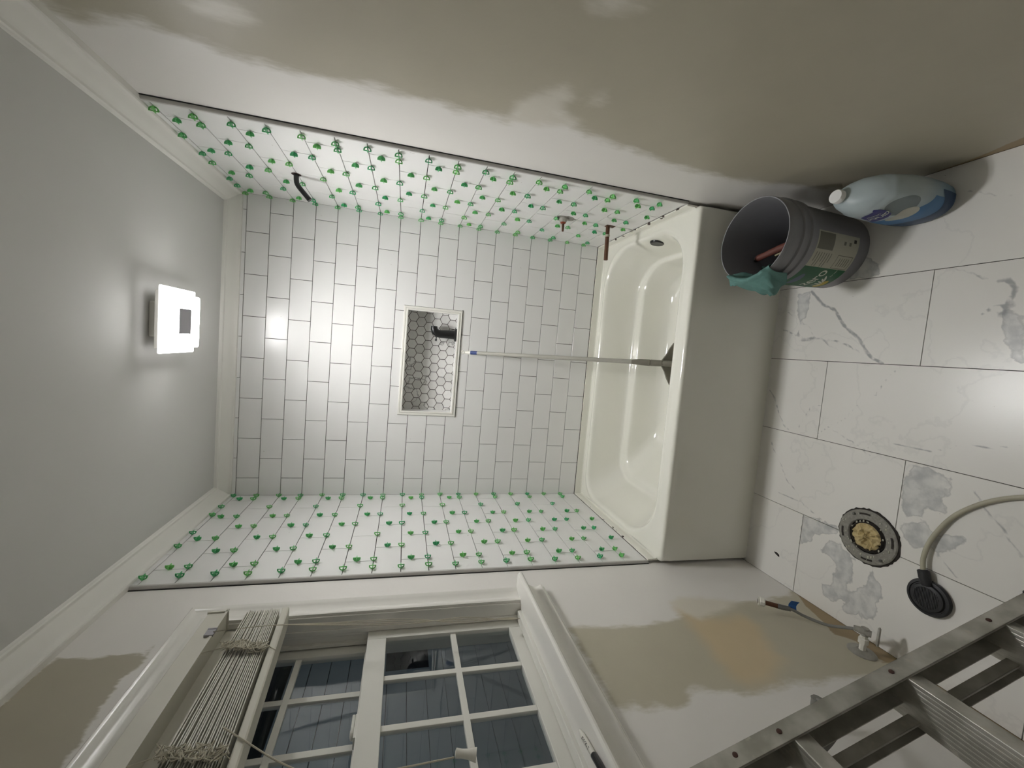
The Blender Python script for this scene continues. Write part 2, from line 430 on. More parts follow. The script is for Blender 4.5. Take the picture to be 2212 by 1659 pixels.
# outlines of the paint patches (distance out from the back wall, height) and of the floor veining (x, y), in metres
PAINT = {
    'right_tan': [(1.165, 2.343), (1.096, 2.358), (1.072, 2.311), (1.122, 2.179), (1.087, 2.078), (1.072, 2.046), (1.059, 1.918), (1.069, 1.785), (1.067, 1.635), (1.058, 1.448), (1.054, 1.312), (1.126, 1.292), (1.178, 1.269), (1.159, 1.210), (1.095, 1.128), (1.070, 1.026), (1.038, 0.847), (0.997, 0.640), (1.015, 0.427), (1.047, 0.302), (1.070, 0.144), (1.054, -0.122), (1.217, -0.077), (1.481, -0.138), (1.890, 0.715), (1.437, 2.145)],
    'right_white1': [(1.054, 1.312), (1.142, 1.309), (1.196, 1.275), (1.247, 1.220), (1.211, 1.186), (1.154, 1.195), (1.128, 1.129), (1.088, 1.147)],
    'right_white2': [(1.211, 1.134), (1.251, 1.134), (1.265, 1.123), (1.227, 1.109)],
    'right_white3': [(1.232, 2.040), (1.261, 1.970), (1.217, 1.927), (1.188, 1.990), (1.200, 2.029)],
    'right_white4': [(1.509, 1.284), (1.535, 1.207), (1.516, 1.180), (1.486, 1.225), (1.484, 1.262)],
    'right_brown': [(1.129, -0.073), (1.286, 0.004), (1.372, 0.010), (1.488, 0.046), (1.633, 0.083), (1.577, -0.074), (1.444, -0.054), (1.339, -0.037), (1.234, -0.027)],
    'left_tan1': [(1.227, 2.386), (1.185, 2.372), (1.059, 2.365), (1.065, 2.260), (1.067, 2.180), (1.047, 2.154), (1.112, 2.155), (1.131, 2.173), (1.158, 2.176), (1.359, 2.147), (1.407, 2.148), (1.417, 2.255)],
    'left_tan2': [(1.109, 1.002), (1.117, 0.901), (1.128, 0.774), (1.127, 0.651), (1.104, 0.588), (1.065, 0.492), (1.053, 0.361), (1.060, 0.200), (1.044, 0.051), (1.007, -0.021), (1.426, -0.016), (1.419, 0.179), (1.411, 0.308), (1.404, 0.467), (1.411, 0.569), (1.411, 0.630), (1.393, 0.672), (1.372, 0.757), (1.378, 0.779), (1.419, 0.803), (1.425, 0.834), (1.407, 0.882), (1.412, 0.918), (1.396, 0.941), (1.402, 0.990)],
    'left_orange': [(1.069, 0.568), (1.036, 0.517), (1.111, 0.529), (1.134, 0.435), (1.127, 0.350), (1.181, 0.328), (1.280, 0.387), (1.318, 0.385), (1.387, 0.496), (1.391, 0.580), (1.359, 0.610), (1.271, 0.595), (1.173, 0.580)],
    'left_cream': [(1.029, 0.580), (1.010, 0.507), (1.034, 0.364), (1.061, 0.286), (1.105, 0.409), (1.130, 0.526), (1.096, 0.554), (1.057, 0.562)],
    'left_brown': [(1.007, -0.021), (1.110, 0.040), (1.178, 0.060), (1.223, 0.077), (1.249, 0.102), (1.261, 0.078), (1.292, 0.051), (1.346, 0.059), (1.381, 0.075), (1.386, 0.014), (1.435, -0.019), (1.541, -0.046), (1.690, -0.033), (1.733, 0.076), (1.599, 0.106), (1.491, 0.097), (1.386, -0.015)]}
VEINS = [
    (0.0100, [(1.186, -0.937), (1.127, -0.992), (1.104, -1.039), (1.045, -1.077), (0.995, -1.135), (0.930, -1.180), (0.912, -1.218)]),
    (0.0050, [(1.040, -0.823), (1.017, -0.881), (1.003, -0.920), (0.995, -0.990), (0.989, -1.054), (0.970, -1.104), (0.947, -1.141), (0.953, -1.167)]),
    (0.0040, [(0.982, -0.908), (0.989, -0.957), (0.995, -1.003), (0.963, -1.045), (0.957, -1.071)]),
    (0.0030, [(1.062, -0.911), (1.046, -0.949), (1.012, -0.967)]),
    (0.0040, [(0.773, -0.808), (0.733, -0.842), (0.678, -0.866), (0.633, -0.896), (0.616, -0.922)]),
    (0.0030, [(0.907, -1.271), (0.859, -1.235), (0.804, -1.212), (0.754, -1.155), (0.706, -1.127), (0.663, -1.073), (0.629, -1.039)]),
    (0.0020, [(0.741, -1.037), (0.729, -0.999), (0.684, -0.978), (0.631, -0.957)]),
    (0.0120, [(1.152, -1.464), (1.154, -1.480), (1.124, -1.499), (1.103, -1.489), (1.058, -1.485), (1.059, -1.472)]),
    (0.0060, [(1.061, -1.439), (1.079, -1.453), (1.086, -1.478), (1.079, -1.510)]),
    (0.0040, [(1.201, -1.365), (1.184, -1.403), (1.160, -1.437)]),
    (0.0030, [(1.111, -0.844), (1.088, -0.878), (1.051, -0.913), (0.996, -0.899)]),
    (0.0030, [(1.425, -1.368), (1.404, -1.409), (1.388, -1.434), (1.383, -1.463)]),
    (0.0030, [(0.559, -0.846), (0.522, -0.861), (0.482, -0.897), (0.411, -0.941), (0.386, -0.983), (0.341, -1.025), (0.325, -1.066), (0.314, -1.100)]),
    (0.0030, [(0.351, -0.907), (0.348, -0.974), (0.345, -1.017)]),
    (0.0040, [(0.572, -1.480), (0.550, -1.496), (0.513, -1.520), (0.490, -1.550), (0.467, -1.559), (0.446, -1.579), (0.430, -1.590)]),
    (0.0030, [(0.374, -1.405), (0.346, -1.439), (0.314, -1.479)]),
    (0.0030, [(0.598, -1.193), (0.645, -1.229), (0.654, -1.306), (0.654, -1.376), (0.690, -1.444), (0.699, -1.508), (0.722, -1.557)]),
    (0.0020, [(0.655, -1.092), (0.623, -1.175), (0.595, -1.222)])]
PATCHES = [
    [(0.301, -1.027), (0.311, -1.094), (0.312, -1.157), (0.293, -1.156), (0.251, -1.077), (0.220, -1.068), (0.185, -1.026)],
    [(0.208, -1.108), (0.246, -1.133), (0.263, -1.166), (0.240, -1.181), (0.230, -1.220), (0.185, -1.215), (0.154, -1.225), (0.131, -1.206), (0.114, -1.208), (0.115, -1.230), (0.161, -1.265), (0.194, -1.271), (0.232, -1.276), (0.195, -1.291), (0.184, -1.311), (0.147, -1.316), (0.120, -1.300), (0.077, -1.306), (0.038, -1.266), (0.083, -1.263), (0.049, -1.249), (0.029, -1.219), (0.044, -1.206), (0.086, -1.223), (0.043, -1.166), (0.045, -1.130), (0.078, -1.131), (0.105, -1.164), (0.158, -1.169), (0.190, -1.158), (0.199, -1.115)],
    [(0.514, -1.325), (0.554, -1.433), (0.520, -1.422), (0.488, -1.429), (0.480, -1.423), (0.489, -1.383), (0.450, -1.379), (0.438, -1.339), (0.481, -1.324)],
    [(0.545, -1.321), (0.601, -1.344), (0.606, -1.376), (0.589, -1.402), (0.594, -1.432), (0.554, -1.433), (0.514, -1.325)],
    [(0.396, -1.331), (0.440, -1.380), (0.409, -1.424), (0.427, -1.440), (0.435, -1.476), (0.420, -1.484), (0.399, -1.455), (0.351, -1.431), (0.374, -1.405), (0.346, -1.371)],
    [(1.285, -1.114), (1.253, -1.160), (1.216, -1.175), (1.209, -1.139), (1.212, -1.084), (1.245, -1.068)],
    [(1.067, -1.481), (1.056, -1.519), (0.932, -1.533), (0.944, -1.513), (1.008, -1.491)],
    [(1.179, -0.881), (1.186, -0.937), (1.119, -0.932), (1.051, -0.913), (1.094, -0.892)]]

# ================================================================== THE SETTING
# ---- plastered side walls as fine grids carrying the outline of each paint patch
def plaster(name, x, m, fields, holes, outward):
    ys = merged(YB, 0.0, .018, [c for h in holes for c in h[:2]])
    zs = merged(0.0, H, .018, [c for h in holes for c in h[2:]])
    mb = MB(); V = {}
    def vert(i, j):
        if (i, j) not in V: V[(i, j)] = mb.bm.verts.new((x, ys[i], zs[j]))
        return V[(i, j)]
    for i in range(len(ys)-1):
        for j in range(len(zs)-1):
            yc, zc = (ys[i]+ys[i+1])/2, (zs[j]+zs[j+1])/2
            if any(h[0] < yc < h[1] and h[2] < zc < h[3] for h in holes): continue
            mb.bm.faces.new((vert(i, j), vert(i+1, j), vert(i+1, j+1), vert(i, j+1)))
    Y = np.array([-v.co.y for v in mb.bm.verts]); Z = np.array([v.co.z for v in mb.bm.verts])
    # the wall is as thick as a stud wall
    o = mb.build(name, m, recalc=False); tag(o, kind='structure')
    for a, polys in fields:
        d = np.full(Y.shape, -9.0)
        for p in polys: d = np.maximum(d, poly_sd(Y, Z, p))
        add_attr(o.data, a, d)
    if (o.data.polygons[0].normal.x > 0) != (outward < 0): o.data.flip_normals()
    s = o.modifiers.new('thick', 'SOLIDIFY'); s.thickness = .13; s.offset = -1
    return o
WIN = (-1.655, -0.972, 1.10, 2.07)          # y0, y1, z0, z1 of the window opening
wl = plaster('wall_left', -DW, M['wall_l'], [('tan1', [PAINT['left_tan1']]), ('tan2', [PAINT['left_tan2']]), ('orange', [PAINT['left_orange']]),
      ('cream', [PAINT['left_cream']]), ('brown', [PAINT['left_brown']])], [WIN], -1)
wr = plaster('wall_right', W+DW, M['wall_r'], [('tan', [PAINT['right_tan']]), ('patch', [PAINT['right_white%d' % i] for i in (1, 2, 3, 4)]),
      ('brown', [PAINT['right_brown']])], [], 1)

NI = (0.462, 1.031, 1.276, 1.567, .092)    # niche: x0, x1, z0, z1, depth
mb = MB()
for x0, x1, z0, z1 in ((-.14, NI[0], 0, H), (NI[1], W+.14, 0, H), (NI[0], NI[1], 0, NI[2]), (NI[0], NI[1], NI[3], H)):
    mb.box(x0, x1, .008, .14, z0, z1)
mb.box(NI[0], NI[1], NI[4]+.008, .14, NI[2], NI[3])
wb = tag(mb.build('wall_back', M['thinset']), kind='structure')
mb = MB(); mb.box(-.14, W+.14, YB-.12, YB, 0, H)
tag(mb.build('wall_front', M['plain']), kind='structure')
mb = MB(); mb.box(-.14, W+.14, YB-.12, .14, H, H+.12)
tag(mb.build('ceiling', M['ceil']), kind='structure')

# ---- tile fields
def cut(rects, hole):
    out = []
    x0, x1, z0, z1 = hole
    for a, b, c, d, ch in rects:
        if b <= x0 or a >= x1 or d <= z0 or c >= z1: out.append((a, b, c, d, ch)); continue
        if a < x0: out.append((a, x0, c, d, 0))
        if b > x1: out.append((x1, b, c, d, 0))
        if c < z0: out.append((max(a, x0), min(b, x1), c, z0, 0))
        if d > z1: out.append((max(a, x0), min(b, x1), z1, d, 0))
    return out
def tile_field(name, parent, smax, first, odd_shift, place, hole=None):
    rects = []; g = .00115
    for k in range(-1, 18):
        z1 = DECK + (18-k)*P; z0 = z1 - P
        if k == -1: z1 = z0 + .021
        sh = first + (odd_shift*T if k % 2 else 0)
        js = [sh + n*T for n in range(-2, 10)]
        js = [0.0] + [j for j in js if .02 < j < smax-.012] + [smax]
        for a, b in zip(js, js[1:]):
            rects.append((a + (g if a else 0), b - (g if b != smax else 0), z0+g*1.1, z1-g*1.1, .0007))
    if hole: rects = cut(rects, hole)
    mb = MB()
    for a, b, c, d, ch in rects:
        if b-a < .004 or d-c < .004: continue
        t = [random.gauss(0, .00035) for _ in range(4)]       # a tile is never set quite flush
        base = [(a, c), (b, c), (b, d), (a, d)]; i = ch
        top = [(a+i, c+i), (b-i, c+i), (b-i, d-i), (a+i, d-i)]
        v0 = [mb.bm.verts.new(place(s, z, -.007)) for s, z in base]
        v1 = [mb.bm.verts.new(place(s, z, -.0008+t[q]*.5)) for q, (s, z) in enumerate(base)]
        v2 = [mb.bm.verts.new(place(s, z, t[q]*.5)) for q, (s, z) in enumerate(top)]
        for A, B in ((v0, v1), (v1, v2)):
            for q in range(4): mb.bm.faces.new((A[q], A[(q+1) % 4], B[(q+1) % 4], B[q]))
        mb.bm.faces.new(v2)
    return mb.build(name, M['tile'], parent)
AJ, DLJ, DRJ = .1795, .0655, .0752
tile_field('subway_tiles', wb, W, AJ, -.5, lambda s, z, d: (W-s, -d, z), (W-NI[1], W-NI[0], NI[2], NI[3]))
tile_field('subway_tiles', wl, DT, DLJ, .5, lambda s, z, d: (d, -s, z))
tile_field('subway_tiles', wr, DT, DRJ, .5, lambda s, z, d: (W-d, -s, z))
for sx, par in ((-1, wl), (1, wr)):
    # thinset bed behind the side tiles, metal edge strip, dark box painting its shadow
    X = (lambda d: d) if sx < 0 else (lambda d: W-d)
    mb = MB(); mb.box(*sorted((X(-.0105), X(-.0065))), -DT, 0, DECK-.01, H-.04); mb.build('thinset_bed', M['thinset'], par)
    mb = MB()
    pr_ = [(-.010, -DT), (.0012, -DT), (.0018, -DT-.002), (.0012, -DT-.0075), (-.002, -DT-.0105), (-.010, -DT-.0115)]
    mb.prism(pr_, lambda d, y: (X(d), y, DECK-.003), lambda d, y: (X(d), y, H-.053))
    tag(mb.build('metal_tile_edge', M['edge'], par, smooth=40))
    mb = MB(); mb.box(*sorted((X(-.0108), X(-.0085))), -DT-.0145, -DT-.011, DECK-.003, H-.053); mb.build('edge_gap_shade', M['gap'], par)

# ---- niche: lining, hexagon mosaic, frame
x0, x1, z0, z1, dp = NI
def hexes(place):
    mb = MB(); s = .0508; R = s/math.sqrt(3); g = .0013
    lay_s = mb.bm.verts.layers.float.new('shade'); lay_v = mb.bm.verts.layers.float.new('veiny')
    nz = int((z1-z0)/(1.5*R))+4; nx = int((x1-x0)/s)+4
    for j in range(nz):
        zc = z0 - R*.55 + j*1.5*R
        for i in range(nx):
            xc = x1 + .012 - i*s - (s/2 if j % 2 else 0)
            rr = R - .0017
            sh = random.random(); ve = 1.0 if random.random() < .3 else .08
            top = [mb.bm.verts.new(place(xc+rr*math.sin(PI/3*q), zc+rr*math.cos(PI/3*q), 0)) for q in range(6)]
            bot = [mb.bm.verts.new(place(xc+rr*math.sin(PI/3*q), zc+rr*math.cos(PI/3*q), .004)) for q in range(6)]
            for v in top+bot: v[lay_s] = sh; v[lay_v] = ve
            mb.bm.faces.new(top)
            for q in range(6): mb.bm.faces.new((top[q], bot[q], bot[(q+1) % 6], top[(q+1) % 6]))
    for co, no in (((x0+.001, 0, 0), (1, 0, 0)), ((x1-.001, 0, 0), (-1, 0, 0)), ((0, 0, z0+.001), (0, 0, 1)), ((0, 0, z1-.001), (0, 0, -1))):
        ge = list(mb.bm.verts)+list(mb.bm.edges)+list(mb.bm.faces)
        bmesh.ops.bisect_plane(mb.bm, geom=ge, plane_co=co, plane_no=no, clear_inner=True)
    return mb
hexes(lambda x, z, d: (x, dp-.002+d, z)).build('hexagon_mosaic', M['hexm'], wb)
mb = MB(); t = .006
mb.box(x0, x1, 0, dp+.006, z0-.004, z0+t); mb.box(x0, x1, 0, dp+.006, z1-t, z1+.004)
mb.box(x0-.004, x0+t, 0, dp+.006, z0, z1); mb.box(x1-t, x1+.004, 0, dp+.006, z0, z1)
mb.build('niche_lining', M['tile'], wb)
mb = MB()
mb.sweep([(x0, -.0005, z0), (x1, -.0005, z0), (x1, -.0005, z1), (x0, -.0005, z1)],
         [(-.012, 0), (-.012, .004), (-.010, .0055), (-.003, .0055), (-.001, .003), (.001, .003), (.003, .007), (.009, .007), (.011, .005), (.011, 0)], (0, -1, 0), closed=True)
mb.build('niche_frame', M['trim'], wb)
mb = MB()
mb.box(x0-.016, x1+.016, -.0009, 0, z0-.0155, z0-.011); mb.box(x1+.011, x1+.0135, -.0009, 0, z0-.012, z1+.012)
mb.box(x0-.0135, x0-.011, -.0009, 0, z0-.012, z1+.012)
mb.build('niche_gap', M['gap'], wb)

# ---- floor: large marble tiles over a dark bed
mb = MB(); mb.box(-.14, W+.14, YB-.12, .14, -.08, -.004)
fl = tag(mb.build('floor', M['grout']), kind='structure')
mb = MB(); cols = [(-DW, .3045, -1.026), (.3045, .6095, -1.320), (.6095, .9095, -1.0385), (.9095, 1.2065, -1.3195), (1.2065, W+DW, -1.025)]
g = .0011; st = .011
fx = []; fy = []
for a, b, yj in cols:
    js = sorted({max(YB, min(0.0, yj + n*.610)) for n in range(-4, 4)})
    js = [YB] + [j for j in js if YB+.05 < j < -.02] + [0.0]
    for y0, y1 in zip(js, js[1:]):
        xs = np.linspace(a+g, b-g, int((b-a)/st)+2)
        n = int((y1-y0)/st)+2 if y1 > -1.9 else 3
        yy = np.linspace(y0+g, y1-g, n)
        V = [[mb.bm.verts.new((x, y, 0)) for y in yy] for x in xs]
        for i in range(len(xs)-1):
            for j in range(len(yy)-1): mb.bm.faces.new((V[i][j], V[i+1][j], V[i+1][j+1], V[i][j+1]))
X = np.array([v.co.x for v in mb.bm.verts]); Y = np.array([v.co.y for v in mb.bm.verts])
o = mb.build('marble_tiles', M['floor'], fl, recalc=False)
d = np.full(X.shape, -9.0)
for wd, pl in VEINS: d = np.maximum(d, wd*.42 - line_d(X, Y, pl))
add_attr(o.data, 'vein', d)
d = np.full(X.shape, -9.0)
for p in PATCHES: d = np.maximum(d, poly_sd(X, Y, p))
add_attr(o.data, 'patch', d)
s = o.modifiers.new('thick', 'SOLIDIFY'); s.thickness = .006; s.offset = -1

# ---- crown moulding round the three walls
prof = [(-.011, 0), (-.011, -.056), (.006, -.056), (.010, -.054), (.0115, -.049), (.013, -.046), (.019, -.041), (.030, -.034), (.043, -.024), (.052, -.016), (.055, -.0145), (.060, -.013), (.063, -.009), (.064, -.004), (.066, 0)]
mb = MB(); mb.sweep([(0, YB, H), (0, 0, H), (W, 0, H), (W, YB, H)], [(-a, b) for a, b in prof], (0, 0, 1))
tag(mb.build('trim_1', M['plain'], smooth=25), kind='structure')

# ================================================================== WINDOW
y0, y1, z0, z1 = WIN
win = empty('window_1', (-DW, (y0+y1)/2, z0), kind='structure')
cas = [(-.001, 0), (-.001, .010), (.004, .012), (.014, .011), (.018, .009), (.022, .0085), (.034, .011), (.043, .015), (.050, .019), (.056, .020), (.059, .017), (.060, .013), (.060, 0)]
mb = MB(); mb.sweep([(-DW, y1, z0), (-DW, y1, z1), (-DW, y0, z1), (-DW, y0, z0)], [(-a, b) for a, b in cas], (1, 0, 0))
bld(mb, 'casing', M['trim'], win, smooth=30)
mb = MB()   # jambs, stepped towards the outside
mb.box(-.075, -DW+.002, y1-.006, y1+.014, z0, z1); mb.box(-.075, -DW+.002, y0-.014, y0+.006, z0, z1); mb.box(-.075, -DW+.002, y0, y1, z1-.006, z1+.014)
mb.box(-.15, -.055, y1-.002, y1+.02, z0, z1); mb.box(-.15, -.055, y0-.02, y0+.002, z0, z1); mb.box(-.15, -.055, y0, y1, z1-.012, z1+.02)
mb.box(-.064, -.050, y1-.010, y1+.004, z0, z1-.006); mb.box(-.104, -.094, y1-.012, y1+.004, z0, z1-.010)
mb.box(-.16, -.055, y0, y1, z0-.02, z0+.012)
bld(mb, 'jamb', M['trim'], win, bevel=.001)
def sash(name, xf, xb, ya, yb, za, zb, stile, rail_lo, rail_hi, vm, hm, parent=win):
    fr = MB()
    fr.box(xb, xf, yb-stile, yb, za, zb); fr.box(xb, xf, ya, ya+stile, za, zb)
    fr.box(xb, xf, ya+stile, yb-stile, za, za+rail_lo); fr.box(xb, xf, ya+stile, yb-stile, zb-rail_hi, zb)
    f = bld(fr, name, M['vinyl'], parent, bevel=.0015)
    gx = (xf+xb)/2
    def sub(mb, nm, m, **k):
        bmesh.ops.translate(mb.bm, verts=mb.bm.verts, vec=-local(parent)); return mb.build(nm, m, f, **k)
    for a in vm: sub(MB().box(gx-.006, gx+.006, a-.008, a+.008, za+rail_lo, zb-rail_hi), 'muntin', M['vinyl'], bevel=.001)
    for a in hm: sub(MB().box(gx-.0062, gx+.0062, ya+stile, yb-stile, a-.0085, a+.0085), 'muntin', M['vinyl'], bevel=.001)
    sub(MB().box(gx-.0015, gx+.0015, ya+stile-.004, yb-stile+.004, za+rail_lo-.004, zb-rail_hi+.004), 'pane', M['glass'])
    return f
lower = sash('lower_sash', -.066, -.090, y0+.006, y1-.001, 1.120, 1.615, .041, .045, .056, [-1.1600, -1.3075, -1.4550], [1.3515])
upper = sash('upper_sash', -.108, -.130, y0+.006, y1-.006, 1.585, 2.062, .034, .035, .040, [-1.1545, -1.3035, -1.4525], [1.806])
bld(MB().box(-.064, -.030, y0+.01, y1-.01, z0+.012, z0+.030), 'sill_stop', M['vinyl'], win, bevel=.003)
# sash lock
mb = MB(); mb.box(-.098, -.068, -1.325, -1.262, 1.614, 1.620); mb.lathe([(.013, 1.620), (.013, 1.626), (.006, 1.629)], 20, center=(-.083, -1.30, 0))
mb.box(-.090, -.076, -1.30, -1.255, 1.621, 1.628); bld(mb, 'sash_lock', M['vinyl'], win, bevel=.0015)
# stool with its rounded nose and the moulded apron under it
st = [(-.055, 1.098), (.052, 1.098), (.060, 1.100), (.064, 1.105), (.064, 1.110), (.060, 1.116), (.052, 1.118), (-.055, 1.118)]
mb = MB(); mb.prism([(x, z) for x, z in st], lambda x, z: (x, -.915, z), lambda x, z: (x, -1.78, z))
bld(mb, 'stool', M['trim'], win, smooth=30)
ap = [(-DW, 1.099), (.022, 1.099), (.024, 1.094), (.018, 1.080), (.009, 1.060), (.005, 1.045), (.008, 1.036), (.013, 1.028), (.012, 1.022), (.006, 1.018), (.002, 1.012), (-DW, 1.010)]
mb = MB(); mb.prism(ap, lambda x, z: (x, -.905-.010, z), lambda x, z: (x, -1.78, z))
bld(mb, 'apron', M['trim'], win, smooth=35)

# ================================================================== OUTSIDE
hs = empty('neighboring_house', (-2.5, .5, 0), 'dim pale lap-sided house wall seen through the window at night', 'house')
mb = MB(); gp = MB()
ex = .1865; zz = 2.0835 - 15*ex
while zz < 2.45:
    mb.prism([(-2.506, zz), (-2.482, zz), (-2.496, zz+ex-.007), (-2.510, zz+ex-.007)], lambda x, z: (x, 5.5, z), lambda x, z: (x, -3.5, z))
    gp.box(-2.56, -2.5, -3.5, 5.5, zz+ex-.007, zz+ex); zz += ex  # dark strips stand in for the shadow under each lap
bld(mb, 'lap_siding', M['siding'], hs); bld(gp, 'siding_lap_shades', M['dark'], hs)
mb = MB(); mb.box(-2.9, -2.2, -3.5, 5.5, 2.47, 2.60); bld(mb, 'eave', M['dark'], hs)
mb = MB(); mb.box(-2.492, -2.47, 1.62, 2.30, 1.05, 1.60); nw = bld(mb, 'window_frame', M['siding'], hs, bevel=.003)
mb = MB(); mb.box(-2.475, -2.466, 1.68, 2.24, 1.11, 1.54); bmesh.ops.translate(mb.bm, verts=mb.bm.verts, vec=-Vector((-2.5, .5, 0))); mb.build('window_pane', M['nglass'], nw)
ln = empty('added_siding_lantern', (-.25, .35, 2.32), 'small unseen lantern added outside to light the neighboring siding', 'lantern')  # unseen lantern, added only to brighten the siding
mb = MB(); mb.box(-.141, -.155, .31, .39, 2.26, 2.38); mb.tube([(-.15, .35, 2.36), (-.25, .35, 2.40)], .008, 10); mb.lathe([(.01, 2.405), (.06, 2.375), (.062, 2.37)], 20, center=(-.25, .35, 0)); bld(mb, 'bracket', M['black'], ln)
mb = MB(); mb.lathe([(.004, 2.30), (.022, 2.31), (.028, 2.33), (.020, 2.355), (.012, 2.37)], 20, center=(-.25, .35, 0)); bld(mb, 'bulb', M['added_bulb'], ln, smooth=60)
pl = bpy.data.lights.new('added_siding_light', 'POINT'); pl.energy = 5.5; pl.color = (.84, .93, 1.0); pl.shadow_soft_size = .05  # point source of the added lantern
po = bpy.data.objects.new('added_siding_light', pl); C.objects.link(po); po.parent = ln; po.location = (0, 0, -.05)
mb = MB(); mb.grid(12, 12, lambda u, v: (-.16-4*u, -3.5+9*v, -.6)); tag(mb.build('ground', M['lawn']), kind='structure')

# ================================================================== BLINDS, CORDS, MARKER
bl = empty('window_blind', (.02, -1.30, 1.94), 'cream slatted window blind drawn up into a bundle under the window head', 'blind')
ya, yb = -1.645, -.979
mb = MB(); mb.box(-.03, .028, ya, yb, 2.012, 2.060)
hr = bld(mb, 'headrail', M['slat'], bl, bevel=.0015)
mb = MB(); mb.box(.0275, .032, ya, yb+.012, 2.010, 2.016); mb.box(-.03, .032, yb, yb+.004, 2.008, 2.062); bld(mb, 'headrail_lip', M['slat'], bl)
mb = MB(); mb.box(-.030, -.027, ya, yb-.004, 1.94, 2.012); bld(mb, 'added_pale_plate', M['slat'], bl)  # thin plate added so the dark space above the slats looks lighter
N = 21
for i in range(N):
    f = i/(N-1)
    mb = MB(); za = 1.957 - .082*f**.95 + random.uniform(-.001, .001); zb_ = 1.957 - .112*f**.95 + random.uniform(-.001, .001)
    dy = random.uniform(-.004, .004); dx = random.uniform(-.002, .002); th = .0026
    def sl(u, v, za=za, zb_=zb_, dy=dy, dx=dx, th=th):
        y = yb - .002 + dy + (ya-yb)*v; z = za + (zb_-za)*v*1.4
        q = u*4 % 4
        c = ((-.022, -1), (.030, -1), (.030, 1), (-.022, 1))[int(q) % 4]
        return (c[0]+dx, y, z + c[1]*th/2)
    mb.grid(4, 3, sl, wrap=True)
    bld(mb, 'slat', M['slat'], bl)
mb = MB(); mb.prism([(-.022, 0), (.031, 0), (.033, .004), (.033, .016), (.031, .019), (-.022, .019)], lambda x, z: (x, yb, 1.847+z), lambda x, z: (x, ya, 1.803+z))
bld(mb, 'bottom_rail', M['slat'], bl, bevel=.001)
def tangle(y, za, zb, n, seed, amp=.016):
    rnd = random.Random(seed); pts = []
    for i in range(n):
        f = i/(n-1)
        pts.append((.036 + rnd.uniform(0, .010), y + rnd.uniform(-amp, amp) - .02*f, za + (zb-za)*f + rnd.uniform(-.014, .014)))
    return smooth_path(pts, 5)
for yc, sd in ((-1.128, 3), (-1.405, 9)):
    mb = MB()
    for q in range(5): mb.tube(tangle(yc, 1.965, 1.862 if sd == 3 else 1.85, 34, sd+q*7, .017), .0012, 5)
    mb.tube([(.030, yc-.01, 2.012), (.034, yc, 1.96)], .0012, 5)
    mb.tube([(.036, yc, 1.87), (.033, yc-.025, 1.835)], .0012, 5)
    bld(mb, 'string_ladder', M['cord'], bl)
mb = MB(); mb.box(.0285, .0335, -1.078, -1.050, 2.008, 2.030); mb.box(.0335, .0345, -1.078, -1.074, 2.008, 2.030); mb.box(.0335, .0345, -1.054, -1.050, 2.008, 2.030)
bld(mb, 'cord_lock', M['chrome'], bl)
mb = MB()
for k in range(4):
    w_ = .003*(k-1.5)
    mb.tube(smooth_path([(.034, -1.066, 2.012), (.044, -1.075, 1.95), (.046, -1.075, 1.86), (.032, -1.067+w_, 1.73), (.012, -1.055+w_*2.5, 1.50), (-.002, -1.050-w_*3, 1.33), (-.020, -1.035+w_, 1.19), (-.028, -1.028, 1.135)], 6), .0011, 5)
bld(mb, 'lift_cord', M['cord'], bl)
mb = MB(); mb.tube(smooth_path([(.038, -1.365, 1.872), (.036, -1.40, 1.82), (.032, -1.455, 1.735), (.027, -1.495, 1.64), (.021, -1.488, 1.52), (.020, -1.483, 1.41)], 7), .0016, 6)
tc_ = bld(mb, 'tilt_cord', M['cord'], bl)
mb = MB(); mb.lathe([(.0035, .022), (.0085, .020), (.0075, .008), (.0085, -.004), (.0115, -.018), (.0120, -.022), (.006, -.022)], 20, mx=Matrix.Rotation(-.25, 3, 'X'))
bmesh.ops.translate(mb.bm, verts=mb.bm.verts, vec=Vector((.020, -1.480, 1.386)) - local(bl)); mb.build('tassel', M['white'], tc_, smooth=40)

mk = empty('marker', (.028, -1.52, 1.118), 'white felt marker with black cap lying on the window stool', 'marker')
d = Vector((.012, -.066, 0)).normalized(); a = Vector((.019, -1.466, 1.1262)); r_ = .0062
ends = lambda s: a + d*s
mb = MB(); mb.tube([ends(0), ends(.004), ends(.010), ends(.018), ends(.070)], [.002, .0042, .0052, r_, r_], 20); body = bld(mb, 'barrel', M['white'], mk, smooth=30)
mb = MB(); mb.tube([ends(.069), ends(.0705), ends(.118), ends(.121)], [.0066, .0074, .0070, .005], 20); mb.tube([ends(.075)+Vector((.006, 0, .004)), ends(.115)+Vector((.006, 0, .004))], .0014, 8); bld(mb, 'marker_cap', M['black'], mk, smooth=30)
side = d.cross(Vector((0, 0, 1)))
def mkfn(u, v):
    ang = v/r_ + 1.05
    return ends(.040+u) + (Vector((0, 0, 1))*math.sin(ang) - side*math.cos(ang))*(r_+.0002)
text_mesh('SHARPIE', .0085, mkfn, 'printed_name', M['label_d'], mk, bold=.0002)

